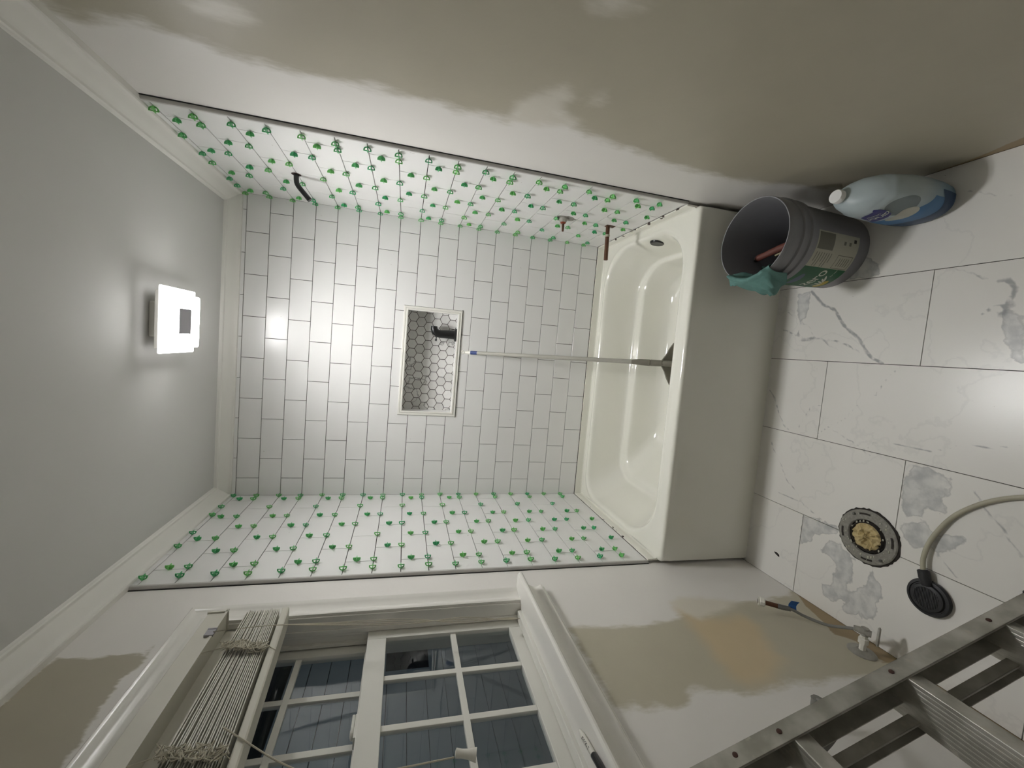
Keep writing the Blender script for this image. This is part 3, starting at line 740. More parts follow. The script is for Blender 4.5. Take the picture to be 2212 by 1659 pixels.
# ================================================================== CEILING LAMP
lc = Vector((.858, -.542, 2.421))
lp = empty('ceiling_light', lc, 'glowing square ceiling light with grey center plate', 'ceiling light')
def slab(w, d, z0, z1, r=.008, hole=None):
    def rr(w, d, z): 
        out = []
        for sx, sy, a0 in ((1, 1, 0), (-1, 1, PI/2), (-1, -1, PI), (1, -1, 1.5*PI)):
            for k in range(5): out.append(lc + Vector((sx*(w-r) + r*math.cos(a0+k*PI/8), sy*(d-r) + r*math.sin(a0+k*PI/8), 0)) - Vector((0, 0, H)) + Vector((0, 0, z)))
        return out
    mb = MB(); mb.loft([rr(w-.001, d-.001, z1), rr(w, d, z1-.001), rr(w, d, z0+.001), rr(w-.001, d-.001, z0)], True, True); return mb
bld(slab(.062, .062, 2.385, 2.4205), 'canopy', M['trim'], lp)
bld(slab(.116, .114, 2.362, 2.368, .004), 'glass_plate', M['lampedge'], lp)
bld(slab(.100, .098, 2.368, 2.386, .006), 'housing', M['trim'], lp)
df = bld(slab(.095, .102, 2.340, 2.362, .010), 'diffuser', M['lamp'], lp)
mb = slab(.045, .040, 2.336, 2.3398, .003); bmesh.ops.translate(mb.bm, verts=mb.bm.verts, vec=Vector((0, -.008, 0)) - lc); mb.build('center_plate', M['chrome'], df)

# ================================================================== TUB
def rrect(x0, x1, y0, y1, radii, z, n=14):
    # corners: right-back, left-back, left-front, right-front (y1 = back)
    out = []
    for (cx, cy, sx, sy, a0), r in zip(((x1, y1, -1, -1, 0), (x0, y1, 1, -1, PI/2), (x0, y0, 1, 1, PI), (x1, y0, -1, 1, 1.5*PI)), radii):
        for k in range(n+1):
            a = a0 + PI/2*k/n
            zz = z(cx) if callable(z) else z
            out.append(Vector((cx + sx*r + r*math.cos(a), cy + sy*r + r*math.sin(a), zz)))
    return out
tb = empty('bathtub', (.75, -.40, 0), 'white enamel alcove bathtub with rounded basin below the tiled walls', 'bathtub')
mb = MB()
R1 = (.20, .13, .22, .20)
def L(ins, z, dl=0, dr=0, dbk=0, dfr=0, rs=0): return rrect(.030+ins+dl, 1.452-ins-dr, -.738+ins+dfr, -.060-ins-dbk, [max(.03, r+rs) for r in R1], z)
loops = [
 rrect(.001, 1.499, -.797, -.001, (.004, .004, .004, .004), 0.0),
 rrect(.001, 1.499, -.797, -.001, (.004, .004, .010, .010), .395),
 rrect(.001, 1.499, -.799, -.001, (.006, .006, .018, .018), .415),
 rrect(.001, 1.499, -.8025, -.001, (.006, .006, .022, .022), .428),
 rrect(.001, 1.499, -.8030, -.001, (.006, .006, .022, .022), .436),
 rrect(.004, 1.496, -.8010, -.001, (.006, .006, .020, .020), .442),
 rrect(.009, 1.491, -.7950, -.006, (.006, .006, .018, .018), .4462),
 rrect(.014, 1.486, -.7880, -.010, (.010, .010, .020, .020), .4475),
 L(-.020, .4475), L(-.014, .4485), L(-.007, .4510), L(-.001, .4515), L(.004, .4490), L(.009, .4430), L(.013, .434), L(.017, .415),
 L(.028, .37, dl=.02), L(.036, .32, dl=.045), L(.044, .285, dl=.065),
 L(.047, .272, dl=.068, dbk=.003), L(.050, .266, dl=.072, dbk=.008, rs=-.01), L(.056, .2635, dl=.080, dbk=.016, rs=-.015), L(.064, .2630, dl=.088, dbk=.026, rs=-.02), L(.070, .2600, dl=.095, dbk=.031, rs=-.025), L(.0735, .2545, dl=.10, dbk=.033, rs=-.03),
 L(.076, .246, dl=.108, dbk=.034, rs=-.03), L(.080, .230, dl=.120, dbk=.034, rs=-.03), L(.088, .19, dl=.16, dbk=.036, rs=-.03), L(.098, .150, dl=.20, dbk=.037, rs=-.03), L(.112, .124, dl=.22, dbk=.038, rs=-.03),
 L(.135, .108, dl=.25, dbk=.036, rs=-.03), L(.170, .101, dl=.28, dbk=.036, rs=-.03), L(.24, .098, dl=.30, dbk=.036, rs=-.08)]
mb.loft(loops, False, True)
bld(mb, 'basin_shell', M['tub'], tb, smooth=60)
mb = MB(); mb.box(.001, 1.499, -.0065, 0, .440, DECK-.002); mb.box(0, .0065, -.775, 0, .440, DECK-.002); mb.box(1.4935, 1.5, -.775, 0, .440, DECK-.002)
mb.sweep([(.0065, -.775, .4465), (.0065, -.0065, .4465), (1.4935, -.0065, .4465), (1.4935, -.775, .4465)], [(0, 0), (0, .009), (-.0015, .004), (-.005, .001), (-.010, 0)], (0, 0, 1))
bld(mb, 'tile_flange', M['tub'], tb, smooth=40)
mb = MB(); mx = Matrix.Rotation(.10, 3, 'Y')
mb.lathe([(0, -.006), (.030, -.006), (.034, -.002), (.035, .004), (.030, .010)], 32, center=(1.431, -.455, .398), axis='x', mx=mx); bld(mb, 'overflow_plate', M['black'], tb, smooth=40)
# scraps of old caulk and thinset along the side joints
rnd = random.Random(4); mb = MB()
for side, xs in ((0, .004), (1, 1.496)):
    for k in range(9 if side else 7):
        y = -.05 - .70*rnd.random(); s_ = rnd.uniform(.003, .009)
        c = Vector((xs, y, DECK-.004)); v = bmesh.ops.create_icosphere(mb.bm, subdivisions=1, radius=s_)['verts']
        for q in v: q.co = Vector((q.co.x*.6, q.co.y*rnd.uniform(1, 2.4), q.co.z*.5)) + c + Vector((rnd.uniform(-.002, .002),)*3)
bld(mb, 'caulk_scraps', M['thinset'], tb)['kind'] = 'stuff'

# ================================================================== PLUMBING ON THE RIGHT TILED WALL
mb = MB(); sa = empty('shower_pipe', (1.5, -.366, 2.042), 'bent black shower pipe sticking out high on the right tiled wall', 'shower pipe')
mb.tube(smooth_path([(1.515, -.364, 2.043), (1.480, -.364, 2.042), (1.462, -.363, 2.038), (1.446, -.362, 2.026), (1.405, -.362, 1.987)], 6), .0100, 18); bld(mb, 'arm_pipe', M['black'], sa, smooth=50)
mb = MB(); mb.lathe([(.013, .0005), (.017, .0016), (.019, .0006)], 22, center=(1.5, -.364, 2.043), axis='x', mx=Matrix.Scale(-1, 3, (1, 0, 0))); bld(mb, 'hole_rim', M['thinset'], sa)
vl = empty('shower_valve_stub', (1.5, -.385, .857), 'rough valve stub with a copper stem in a ragged hole in the tiles', 'valve')
rnd = random.Random(2)
mb = MB(); mb.prism([(.036*(1+.16*rnd.uniform(-1, 1))*math.cos(2*PI*k/22)*.9, .047*(1+.14*rnd.uniform(-1, 1))*math.sin(2*PI*k/22)) for k in range(22)], lambda a, b: (1.4985, -.385+a, .857+b), lambda a, b: (1.5005, -.385+a, .857+b)); bld(mb, 'hole', M['brass'], vl)
mb = MB(); mb.lathe([(.0245, 0), (.0245, .010), (.019, .014), (.0165, .020), (.012, .024)], 26, center=(1.501, -.385, .868), axis='x', mx=Matrix.Scale(-1, 3, (1, 0, 0))); bld(mb, 'valve_body', M['brass'], vl, smooth=35)
mb = MB(); mb.lathe([(.013, .014), (.0135, .026), (.009, .030)], 20, center=(1.501, -.385, .868), axis='x', mx=Matrix.Scale(-1, 3, (1, 0, 0))); bld(mb, 'packing_nut', M['copper2'], vl, smooth=35)
mb = MB(); mb.tube([(1.485, -.385, .868), (1.458, -.385, .867), (1.436, -.385, .866)], [.0058, .0058, .005], 14); bld(mb, 'stem', M['copper'], vl, smooth=50)
cp = empty('copper_pipe', (1.5, -.378, .628), 'straight dark copper spout pipe sticking out above the tub', 'pipe')
mb = MB(); mb.tube([(1.503, -.378, .630), (1.42, -.376, .626), (1.335, -.374, .622)], .0098, 18); mb.tube([(1.3352, -.374, .622), (1.3345, -.374, .622)], .0075, 18); bld(mb, 'pipe_tube', M['copper'], cp, smooth=50)
mb = MB(); mb.box(1.4965, 1.5, -.392, -.366, .596, .642); bld(mb, 'strap', M['copper'], cp, bevel=.001)
mb = MB(); mb.lathe([(.0105, -.006), (.0125, 0), (.0105, .006)], 18, center=(1.452, -.377, .6275), axis='x'); bld(mb, 'sealing_ring', M['hose'], cp, smooth=50)

# spout standing on the niche shelf
sp = empty('tub_spout', (.908, .045, NI[2]+.006), 'glossy black tub spout standing on end inside the niche', 'spout')
zb = NI[2]+.006; yy_ = .046
mb = MB(); mb.lathe([(.034, zb), (.037, zb+.003), (.037, zb+.009), (.033, zb+.013), (.0255, zb+.014)], 32, center=(.908, yy_, 0)); bld(mb, 'spout_flange', M['black'], sp, smooth=40)
mb = MB(); mb.tube([(.908, yy_, zb+.012), (.908, yy_, zb+.06), (.907, yy_, zb+.092), (.910, yy_, zb+.108), (.919, yy_, zb+.121), (.933, yy_, zb+.128), (.948, yy_, zb+.128)], [.0245, .0235, .0225, .0225, .0215, .0190, .0175], 24); bld(mb, 'spout_body', M['black'], sp, smooth=50)
mb = MB(); mb.tube([(.892, yy_, zb+.113), (.878, yy_, zb+.114), (.877, yy_, zb+.114), (.866, yy_, zb+.115)], [.0035, .0035, .006, .0055], 14); bld(mb, 'diverter_knob', M['black'], sp, smooth=40)

# ================================================================== LONG-HANDLED PAN IN THE TUB
mp = empty('long_handled_dustpan', (.848, -.60, .10), 'long pale pole with a grey fan-shaped head standing in the tub', 'dustpan')
A_, B_ = Vector((.848, -.600, .404)), Vector((.8165, -.032, 1.250))
t_ = lambda f: A_.lerp(B_, f)
mb = MB(); mb.tube([t_(.0), t_(.06), t_(.62), t_(.94)], [.0105, .0105, .0098, .0095], 18); bld(mb, 'pole', M['pole'], mp, smooth=50)
mb = MB(); mb.tube([t_(.94), t_(.975), t_(.985)], [.0100, .0100, .006], 18); mb.tube(arc(t_(1.0), .0075, 0, 2*PI, 14, (1, 0, 0), (0, .3, .95))[:-1], .0032, 8, closed=True); bld(mb, 'hanging_cap', M['white'], mp, smooth=50)
mb = MB(); mb.tube([t_(.915), t_(.953)], .0101, 18); bld(mb, 'blue_sticker', M['blueband'], mp, smooth=50)
mb = MB(); mb.tube([t_(.13), t_(.09), t_(.05), t_(.048), t_(.046), t_(.0), t_(-.002), t_(-.02), t_(-.12)], [.0105, .0140, .0150, .0125, .0150, .0145, .0120, .0145, .013], 18); bld(mb, 'socket', M['pole_g'], mp, smooth=40)
mb = MB()
fan = [(-.016, .402), (-.024, .396), (-.040, .385), (-.068, .372), (-.098, .352), (-.115, .31), (-.12, .24), (-.12, .135), (.12, .135), (.12, .24), (.115, .31), (.098, .352), (.068, .372), (.040, .385), (.024, .396), (.016, .402)]
mb.prism(fan, lambda a, b: (.849+a, -.603-(.402-b)*.04, b), lambda a, b: (.849+a, -.595-(.402-b)*.04, b)); bld(mb, 'fan_head', M['pole_g'], mp, bevel=.0015)
mb = MB(); mb.prism([(-.12, .137), (.12, .137), (.123, .118), (-.123, .118)], lambda a, b: (.849+a, -.617, b), lambda a, b: (.849+a, -.602, b)); bld(mb, 'rubber_lip', M['rubber'], mp)

# ================================================================== TILE SPACERS
def spacer_proto():
    mb = MB(); h, w2, t = .0150, .0130, .0011
    outer = [(-w2, h), (-w2, h*.62), (-w2*.86, h*.36), (-w2*.6, h*.14), (-w2*.3, .0012), (0, .0004), (w2*.3, .0012), (w2*.6, h*.14), (w2*.86, h*.36), (w2, h*.62), (w2, h)]
    # windowed plate (spans local z): frame strips round two openings
    inner = [(a*.66, .0036 + (b-.0004)*.60) for a, b in outer]
    n = len(outer)
    for s in (-t, t): pass
    V = lambda a, b, y: mb.bm.verts.new((b, y, a))
    ring = [(outer[i], inner[i]) for i in range(n)]
    for i in range(n):
        (o0, i0), (o1, i1) = ring[i], ring[(i+1) % n]
        q = [V(*o0, -t), V(*o1, -t), V(*i1, -t), V(*i0, -t)]; r = [V(*o0, t), V(*o1, t), V(*i1, t), V(*i0, t)]
        mb.bm.faces.new(q); mb.bm.faces.new(r[::-1])
        for k in range(4): mb.bm.faces.new((q[k], r[k], r[(k+1) % 4], q[(k+1) % 4]))
    # solid plate crossing it, in the joint (spans local y)
    mb.prism([(a, b) for a, b in outer], lambda a, b: (b, a, -t), lambda a, b: (b, a, t))
    mb.box(0, h+.001, -.0012, .0012, -.0012, .0012)
    return mb
sp0 = spacer_proto().build('tile_spacer', M['spacer'])
ORD = 'first second third fourth fifth sixth seventh eighth ninth tenth eleventh twelfth thirteenth fourteenth fifteenth sixteenth seventeenth eighteenth nineteenth'.split()
used = [False]
def put(side, s, z, vert, label):
    o = sp0 if not used[0] else sp0.copy()
    if used[0]: C.objects.link(o)
    used[0] = True
    x = .0 if side == 'left' else W
    wob = random.gauss(0, .05)
    Mx = Matrix.Rotation(PI if side == 'right' else 0, 4, 'Z') @ Matrix.Rotation((PI/2 if vert else 0)+wob, 4, 'X') @ Matrix.Scale(random.uniform(.95, 1.06), 4)
    Mx.translation = Vector((x, -s, z)); o.matrix_world = Mx
    tag(o, label, 'tile spacer', 'green plastic spacers in the tile joints')
rnd = random.Random(11)
for side, first in (('left', DLJ), ('right', DRJ)):
    fit_away = {'left': {('v', 6, 1)}, 'right': {('v', 3, 1), ('v', 13, 1), ('t', 3, 1)}}[side]
    for k in range(18):
        zk = DECK + (18-k)*P
        # upright joints of this row
        sh = first + (.5*T if k % 2 else 0)
        js = sorted([sh + n*T for n in range(-1, 5) if .03 < sh + n*T < DT-.02], reverse=True)
        above = first + (0 if k % 2 else .5*T)
        ts = [above + n*T for n in range(-1, 5) if .03 < above + n*T < DT-.04] if k else [.16, .25, .42, .53]
        if k == 0 and side == 'right': ts = [.12, .20, .36, .44, .58]
        hs_ = sorted([(DT-.030+rnd.uniform(-.004, .004))] + [.022+rnd.uniform(-.003, .004)] + ts, reverse=True)
        c = c2 = 0
        for s_ in hs_:
            if ('t', k, c) not in fit_away:
                put(side, s_, zk, False, 'green spacer in %s level joint from top, %s from front edge, %s tiled wall' % (ORD[k], ORD[c2], side)); c2 += 1
            c += 1
        c2 = 0
        for c, s_ in enumerate(js):
            if ('v', k, c) in fit_away or (k in (1, 3, 5, 7, 9, 11, 12, 13, 14, 15, 16, 17) and c == len(js)-1): continue
            put(side, s_, zk - P*rnd.uniform(.34, .46), True, 'green spacer in %s tile row from top, %s upright joint from front, %s wall' % (ORD[k], ORD[c2], side)); c2 += 1

# ================================================================== BUCKET
bc = Vector((1.322, -.997, 0))
bk = empty('plastic_bucket', bc, 'grey plastic bucket with a green and cream label, tools inside', 'bucket')
prof = [(.0, .004), (.126, .004), (.130, .0), (.131, .004), (.1405, .262), (.1475, .264), (.1485, .268), (.1485, .276), (.1435, .280), (.1435, .300), (.1440, .302), (.1500, .304), (.1505, .312), (.1450, .315), (.1450, .350), (.1475, .353), (.1475, .366), (.1458, .3705), (.1425, .3700), (.1418, .365), (.1405, .34), (.1265, .010), (0, .008)]
mb = MB(); mb.lathe(prof, 72, center=bc); bld(mb, 'shell', M['bucket'], bk, smooth=30)
def surf(a, z, off=.0006):
    r = .131 + (z-.004)/.258*.0095 + off
    return bc + Vector((r*math.cos(a), r*math.sin(a), z))
def lab(a0, a1, z0, z1, m, name, off=.0006):
    mb = MB(); n = max(2, int(abs(a1-a0)/.06)+2); mb.grid(n, 4, lambda u, v: surf(a0+(a1-a0)*u, z0+(z1-z0)*v, off)); return bld(mb, name, m, bk)
dg = math.radians
lab(dg(-82), dg(-132), .052, .240, M['label_w'], 'cream_label')
lab(dg(-132), dg(-196), .052, .240, M['label_g'], 'green_label')
lab(dg(-84), dg(-107), .165, .235, M['label_k'], 'printed_panel', .0009)
mb = MB()
for k in range(7):
    z = .225-.011*k
    mb.grid(6, 2, lambda u, v: surf(dg(-111-u*(20 if k % 3 else 13)), z+.003*v, .0010))
for a_, b_ in ((-112, -131),):
    for z_ in (.060, .128):
        mb.grid(8, 2, lambda u, v: surf(dg(a_+(b_-a_)*u), z_+.002*v, .0010))
    for q in (a_, b_): mb.grid(2, 5, lambda u, v: surf(dg(q+u*.9), .060+.070*v, .0010))
for k in range(5): mb.grid(5, 2, lambda u, v: surf(dg(-115-u*12), .072+.010*k+.003*v, .0010))
for z_ in (.112, .088): mb.grid(3, 2, lambda u, v: surf(dg(-92-u*5), z_+.010*v, .0010))
bld(mb, 'small_print', M['label_k'], bk)
mb = MB(); mb.grid(4, 2, lambda u, v: surf(dg(-87-u*5), .066+.012*v, .0011)); bld(mb, 'dark_icon', M['label_d'], bk)
text_mesh('zero', .058, lambda u, v: surf(dg(-155)+u/.139, .140+v, .0012), 'lettering', M['label_t'], bk, bold=.0002, spacing=.92)
text_mesh('low odor', .0085, lambda u, v: surf(dg(-139)+u/.139, .090+v, .0012), 'lettering', M['label_t'], bk)
def ell(a, z, ra, rz, m, name, tilt=0, off=.0011, n=22):
    mb = MB(); c = mb.bm.verts.new(surf(a, z, off)); rings = []
    for q in (.5, 1):
        rings.append([mb.bm.verts.new(surf(a + (q*ra*math.cos(2*PI*k/n)*math.cos(tilt)-q*rz*math.sin(2*PI*k/n)*math.sin(tilt))/.139, z + q*ra*math.cos(2*PI*k/n)*math.sin(tilt)+q*rz*math.sin(2*PI*k/n)*math.cos(tilt), off)) for k in range(n)])
    for k in range(n):
        mb.bm.faces.new((c, rings[0][k], rings[0][(k+1) % n])); mb.bm.faces.new((rings[0][k], rings[1][k], rings[1][(k+1) % n], rings[0][(k+1) % n]))
    return bld(mb, name, m, bk)
ell(dg(-160), .208, .036, .014, M['label_b'], 'slate_oval')
ell(dg(-166), .074, .030, .014, M['label_y'], 'yellow_oval')
for k in range(5): ell(dg(-150-5*k), .098-.002*k, .017, .0035, M['label_t'], 'pale_leaf', tilt=.7+.25*k)

# cloth over the rim
rg = random.Random(5)
a0_, a1_ = dg(148), dg(219)
def rag(u, v):
    a = a0_ + (a1_-a0_)*u + .10*math.sin(v*2.4+u*2)*(v-.4) + .03*math.sin(v*9+u*11)
    fold = .013*math.sin(u*8.5+v*2.2+.6) + .004*math.sin(u*19+v*7) + .0015*math.sin(u*47-v*13)
    drop = .018 + .115*(u**1.5)*(1-max(0, u-.82)*2.6) + .02*math.exp(-((u-.45)/.12)**2)      # the cloth hangs lower towards the room
    s = v*2-1                                                         # -1 inside ... +1 outside
    if s < -.12: t = (-s-.12)/.88; r = .1375-abs(fold)*.7*t-.010*t; return bc + Vector((r*math.cos(a), r*math.sin(a), .372-(.03+.07*math.sin(u*PI))*t))
    if s < .12: t = (s+.12)/.24*PI; r = .1455-.0085*math.cos(t); return bc + Vector((r*math.cos(a), r*math.sin(a), .371+.009*math.sin(t)+max(0, fold)*.9*math.sin(t)))
    t = (s-.12)/.88; r = .154 + (max(0, fold)*1.9+.006)*min(1, t*2) + .020*t*math.sin(u*PI)
    return bc + Vector((r*math.cos(a), r*math.sin(a), .373 - drop*t + .006*math.sin(u*6+2)*t + .004*math.sin(u*21)*t))
mb = MB(); mb.grid(70, 44, rag); o = mb.build('cleaning_rag', M['rag'], origin=bc + Vector((-.15, 0, .37)), smooth=80)
o.modifiers.new('t', 'SOLIDIFY').thickness = .0018
tag(o, 'crumpled teal cloth draped over the grey bucket rim', 'cloth')

# tools in the bucket
tr = empty('trowel', (1.31, -.93, .19), 'brick-red gripped trowel leaning inside the grey bucket', 'trowel')
mb = MB(); mb.tube(smooth_path([(1.294, -.879, .222), (1.298, -.893, .223), (1.305, -.925, .222), (1.318, -.965, .213), (1.330, -1.005, .198)], 5), [.010]*3+[.0125]*4+[.0115]*4+[.0125]*4+[.0135]*4+[.012]*2, 18); bld(mb, 'grip', M['red'], tr, smooth=50)
mb = MB(); mb.lathe([(.0095, -.004), (.0105, .001), (.006, .005)], 18, center=(1.293, -.876, .222), axis='y'); bld(mb, 'grip_cap', M['steel'], tr, smooth=40)
mb = MB(); mb.tube([(1.330, -1.0, .198), (1.333, -1.02, .17), (1.320, -1.00, .14)], .005, 10); mb.box(1.262, 1.36, -1.04, -.90, .134, .1365); bld(mb, 'blade', M['steel'], tr)
pk = empty('putty_knife', (1.30, -.95, .15), 'teal-handled scraper lying beside the red-gripped trowel in the bucket', 'scraper')
mb = MB(); mb.tube([(1.258, -.900, .215), (1.246, -.925, .195), (1.236, -.965, .170)], [.007, .009, .008], 14); bld(mb, 'handle', M['rag'], pk, smooth=50)
mb = MB(); mb.box(1.245, 1.30, -1.02, -.96, .160, .162); bld(mb, 'blade', M['steel'], pk)
fl_ = empty('tiling_float', (1.31, -.95, .10), 'black rectangular float with a pale edge deep in the bucket', 'float')
mb = MB(); mb.box(-.06, .05, -.035, .035, -.006, .006, mx=Matrix.Translation((1.315, -.945, .120)) @ Matrix.Rotation(.5, 4, 'Z') @ Matrix.Rotation(-.25, 4, 'Y')); bld(mb, 'pad', M['rubber'], fl_, bevel=.002)
mb = MB(); mb.box(-.061, .051, .033, .036, .004, .008, mx=Matrix.Translation((1.315, -.945, .120)) @ Matrix.Rotation(.5, 4, 'Z') @ Matrix.Rotation(-.25, 4, 'Y')); bld(mb, 'edge_strip', M['steel'], fl_)
st_ = empty('wooden_stick', (1.32, -1.0, .2), 'short cream stick beside the red grip inside the bucket', 'stick')
mb = MB(); mb.tube([(1.298, -.945, .205), (1.305, -.985, .207)], [.0035, .003], 10); bld(mb, 'shaft', M['putty'], st_, smooth=50)

# ================================================================== JUG
jc = Vector((1.413, -1.266, 0))
jg = empty('detergent_jug', jc, 'large pale plastic jug with blue label and white cap beside the bucket', 'jug')
Lv = [(0, .046, .070, 0, 0), (.004, .052, .078, 0, 0), (.012, .056, .083, 0, 0), (.05, .060, .088, 0, 0), (.10, .061, .090, 0, 0), (.15, .060, .089, 0, .002), (.19, .057, .083, 0, .006), (.215, .056, .078, 0, .011), (.235, .052, .070, 0, .018), (.250, .044, .058, 0, .028), (.260, .034, .044, 0, .038), (.267, .022, .028, 0, .047), (.272, .017, .018, 0, .051), (.279, .017, .017, 0, .051)]
def jprof(z):
    for (a, b) in zip(Lv, Lv[1:]):
        if z <= b[0]:
            t = (z-a[0])/(b[0]-a[0]); t = t*t*(3-2*t)*.4 + t*.6
            return [a[i]+(b[i]-a[i])*t for i in range(5)]
    return list(Lv[-1])
def jsurf(th, z, off=0):
    _, ax, ay, dx, dy = jprof(z); e = .82 if z < .22 else 1.0
    c_, s_ = math.cos(th), math.sin(th)
    x = ax*math.copysign(abs(c_)**e, c_); y = ay*math.copysign(abs(s_)**e, s_)
    # thumb recess on the side facing the room and under the grip
    a = (th - dg(222) + PI) % (2*PI) - PI
    rec = math.exp(-((a*.085/.034)**2)**1.6 - (((z-.166)/.056)**2)**1.6)*.012
    l = math.hypot(x, y)+1e-6; k = (l - rec + off)/l
    return jc + Vector((x*k+dx, y*k+dy, z))
mb = MB(); zs = [0, .002, .004, .008, .012]+list(np.linspace(.02, .25, 36))+[.255, .260, .264, .268, .272, .279]
mb.loft([[jsurf(2*PI*k/84, z) for k in range(84)] for z in zs], True, True); body = bld(mb, 'jug_body', M['jug'], jg, smooth=60)
mb = MB(); cc = jc + Vector((0, .051, 0)); mb.lathe([(.0185, .274), (.0205, .276), (.0205, .290), (.019, .2925), (0, .293)], 40, center=cc); bld(mb, 'screw_cap', M['cap'], jg, smooth=40)
def jpatch(th, z, rt, rz, m, name, tilt=0, off=.0008, n=40, shape=None, rmin=1):
    mb = MB(); pts = []
    def q(r, k):
        a = 2*PI*k/n; f = shape(a) if shape else 1
        u, v = r*f*rt*math.cos(a), r*f*rz*math.sin(a)
        return jsurf(th + (u*math.cos(tilt)-v*math.sin(tilt))/.075, max(.003, z + u*math.sin(tilt)+v*math.cos(tilt)), off)
    c = mb.bm.verts.new(jsurf(th, z, off)); prev = None
    for j in range(1, 7):
        ring = [mb.bm.verts.new(q(j/6, k)) for k in range(n)]
        for k in range(n):
            if prev is None: mb.bm.faces.new((c, ring[k], ring[(k+1) % n]))
            else: mb.bm.faces.new((prev[k], ring[k], ring[(k+1) % n], prev[(k+1) % n]))
        prev = ring
    return bld(mb, name, m, jg, smooth=60)
def jband(t0, t1, zf0, zf1, m, name, off):
    mb = MB(); mb.grid(40, 14, lambda u, v: jsurf(t0+(t1-t0)*u, max(.004, zf0(u)+(zf1(u)-zf0(u))*v), off)); return bld(mb, name, m, jg, smooth=60)
jband(dg(118), dg(262), lambda u: .006, lambda u: .100+.055*math.sin(u*PI*.8)*(1-u)+.02*(1-u), M['blue'], 'blue_band', .0006)
jband(dg(112), dg(276), lambda u: .005, lambda u: .050+.030*u+.018*math.sin(u*6), M['deep'], 'navy_wave', .0010)
jpatch(dg(202), .128, .034, .020, M['sand'], 'cream_oval', tilt=-.2, off=.0014)
jpatch(dg(222), .166, .042, .040, M['recess_grey'], 'grip_recess', tilt=0, off=.0004)  # darker grey patch over the dented grip
jpatch(dg(180), .182, .048, .026, M['leaf'], 'violet_leaf', tilt=.95, off=.0014, shape=lambda a: 1/(abs(math.cos(a))**1.2+abs(math.sin(a))**1.2)**.8)
text_mesh('LIQUID', .0165, lambda u, v: jsurf(dg(180)+u/.075, .174+v+u*.30, .0018), 'lettering', M['label_t'], jg, bold=.0003)
text_mesh('clean', .014, lambda u, v: jsurf(dg(180)+u/.075, .190+v+u*.30, .0018), 'lettering', M['label_t'], jg)

# ================================================================== FLOOR: closet flange, round screen and hose
fc = Vector((.325, -1.250, 0))
tf = empty('toilet_flange', fc, 'round corroded toilet flange with yellow wax let into the marble floor', 'toilet flange')
rnd = random.Random(8)
mb = MB(); n = 72; jag = [1+.022*rnd.uniform(-1, 1) for _ in range(n)]
mb.loft([[fc + Vector((r*jag[k]*math.cos(2*PI*k/n), r*jag[k]*math.sin(2*PI*k/n), z)) for k in range(n)] for r, z in ((.0935, .0006), (.0925, .002), (.087, .003), (.085, .001))]); bld(mb, 'cut_edge', M['soot'], tf)
mb = MB()
def fl(r, z): return [fc + Vector((r*math.cos(2*PI*k/n), r*math.sin(2*PI*k/n), z + rnd.uniform(-.0007, .0007))) for k in range(n)]
mb.loft([fl(.0875, .001), fl(.088, .006), fl(.085, .008), fl(.078, .0078), fl(.071, .0082), fl(.064, .0085), fl(.058, .0095), fl(.056, .008), fl(.054, .003)]); bld(mb, 'flange_ring', M['flange'], tf, smooth=30)
mb = MB(); mb.lathe([(.056, .0025), (.050, .004), (.047, .0105), (.0455, .011), (.044, .009), (.043, .003)], 48, center=fc); bld(mb, 'pipe_lip', M['soot'], tf, smooth=30)
mb = MB(); mb.lathe([(.0, .0035), (.058, .0035)], 40, center=fc); bld(mb, 'drain_bottom', M['soot'], tf)
mb = MB(); mb.loft([[fc + Vector((r*(1+.10*rnd.uniform(-1, 1))*math.cos(2*PI*k/36), r*(1+.10*rnd.uniform(-1, 1))*math.sin(2*PI*k/36), z + rnd.uniform(-.004, .004))) for k in range(36)] for r, z in ((.043, .006), (.038, .012), (.030, .011), (.022, .015), (.013, .010), (.005, .014))], False, True); bld(mb, 'wax_plug', M['wax'], tf)
for a in (10, 100, 188, 280):
    mb = MB(); ca = dg(a)
    mb.grid(9, 2, lambda u, v: fc + Vector(((.072+.006*v)*math.cos(ca+.45*(u-.5)), (.072+.006*v)*math.sin(ca+.45*(u-.5)), .0096))); bld(mb, 'bolt_slot', M['soot'], tf)
for a in (36, 222):
    mb = MB(); p = fc + Vector((0.076*math.cos(dg(a)), 0.076*math.sin(dg(a)), 0)); mb.lathe([(.0045, .008), (.0045, .014), (.002, .016)], 12, center=p); bld(mb, 'screw_head', M['steel'], tf)

mb = MB(); rnd = random.Random(31)
for k in range(46):
    a = rnd.uniform(0, 2*PI); r = rnd.uniform(.046, .086); q = rnd.uniform(.0008, .0032)
    vs = bmesh.ops.create_icosphere(mb.bm, subdivisions=1, radius=q)['verts']
    for v in vs: v.co = Vector((v.co.x*rnd.uniform(1, 2.2), v.co.y, v.co.z*.6)) + fc + Vector((r*math.cos(a), r*math.sin(a), .0088))
bld(mb, 'plaster_crumbs', M['label_w'], tf)['kind'] = 'stuff'

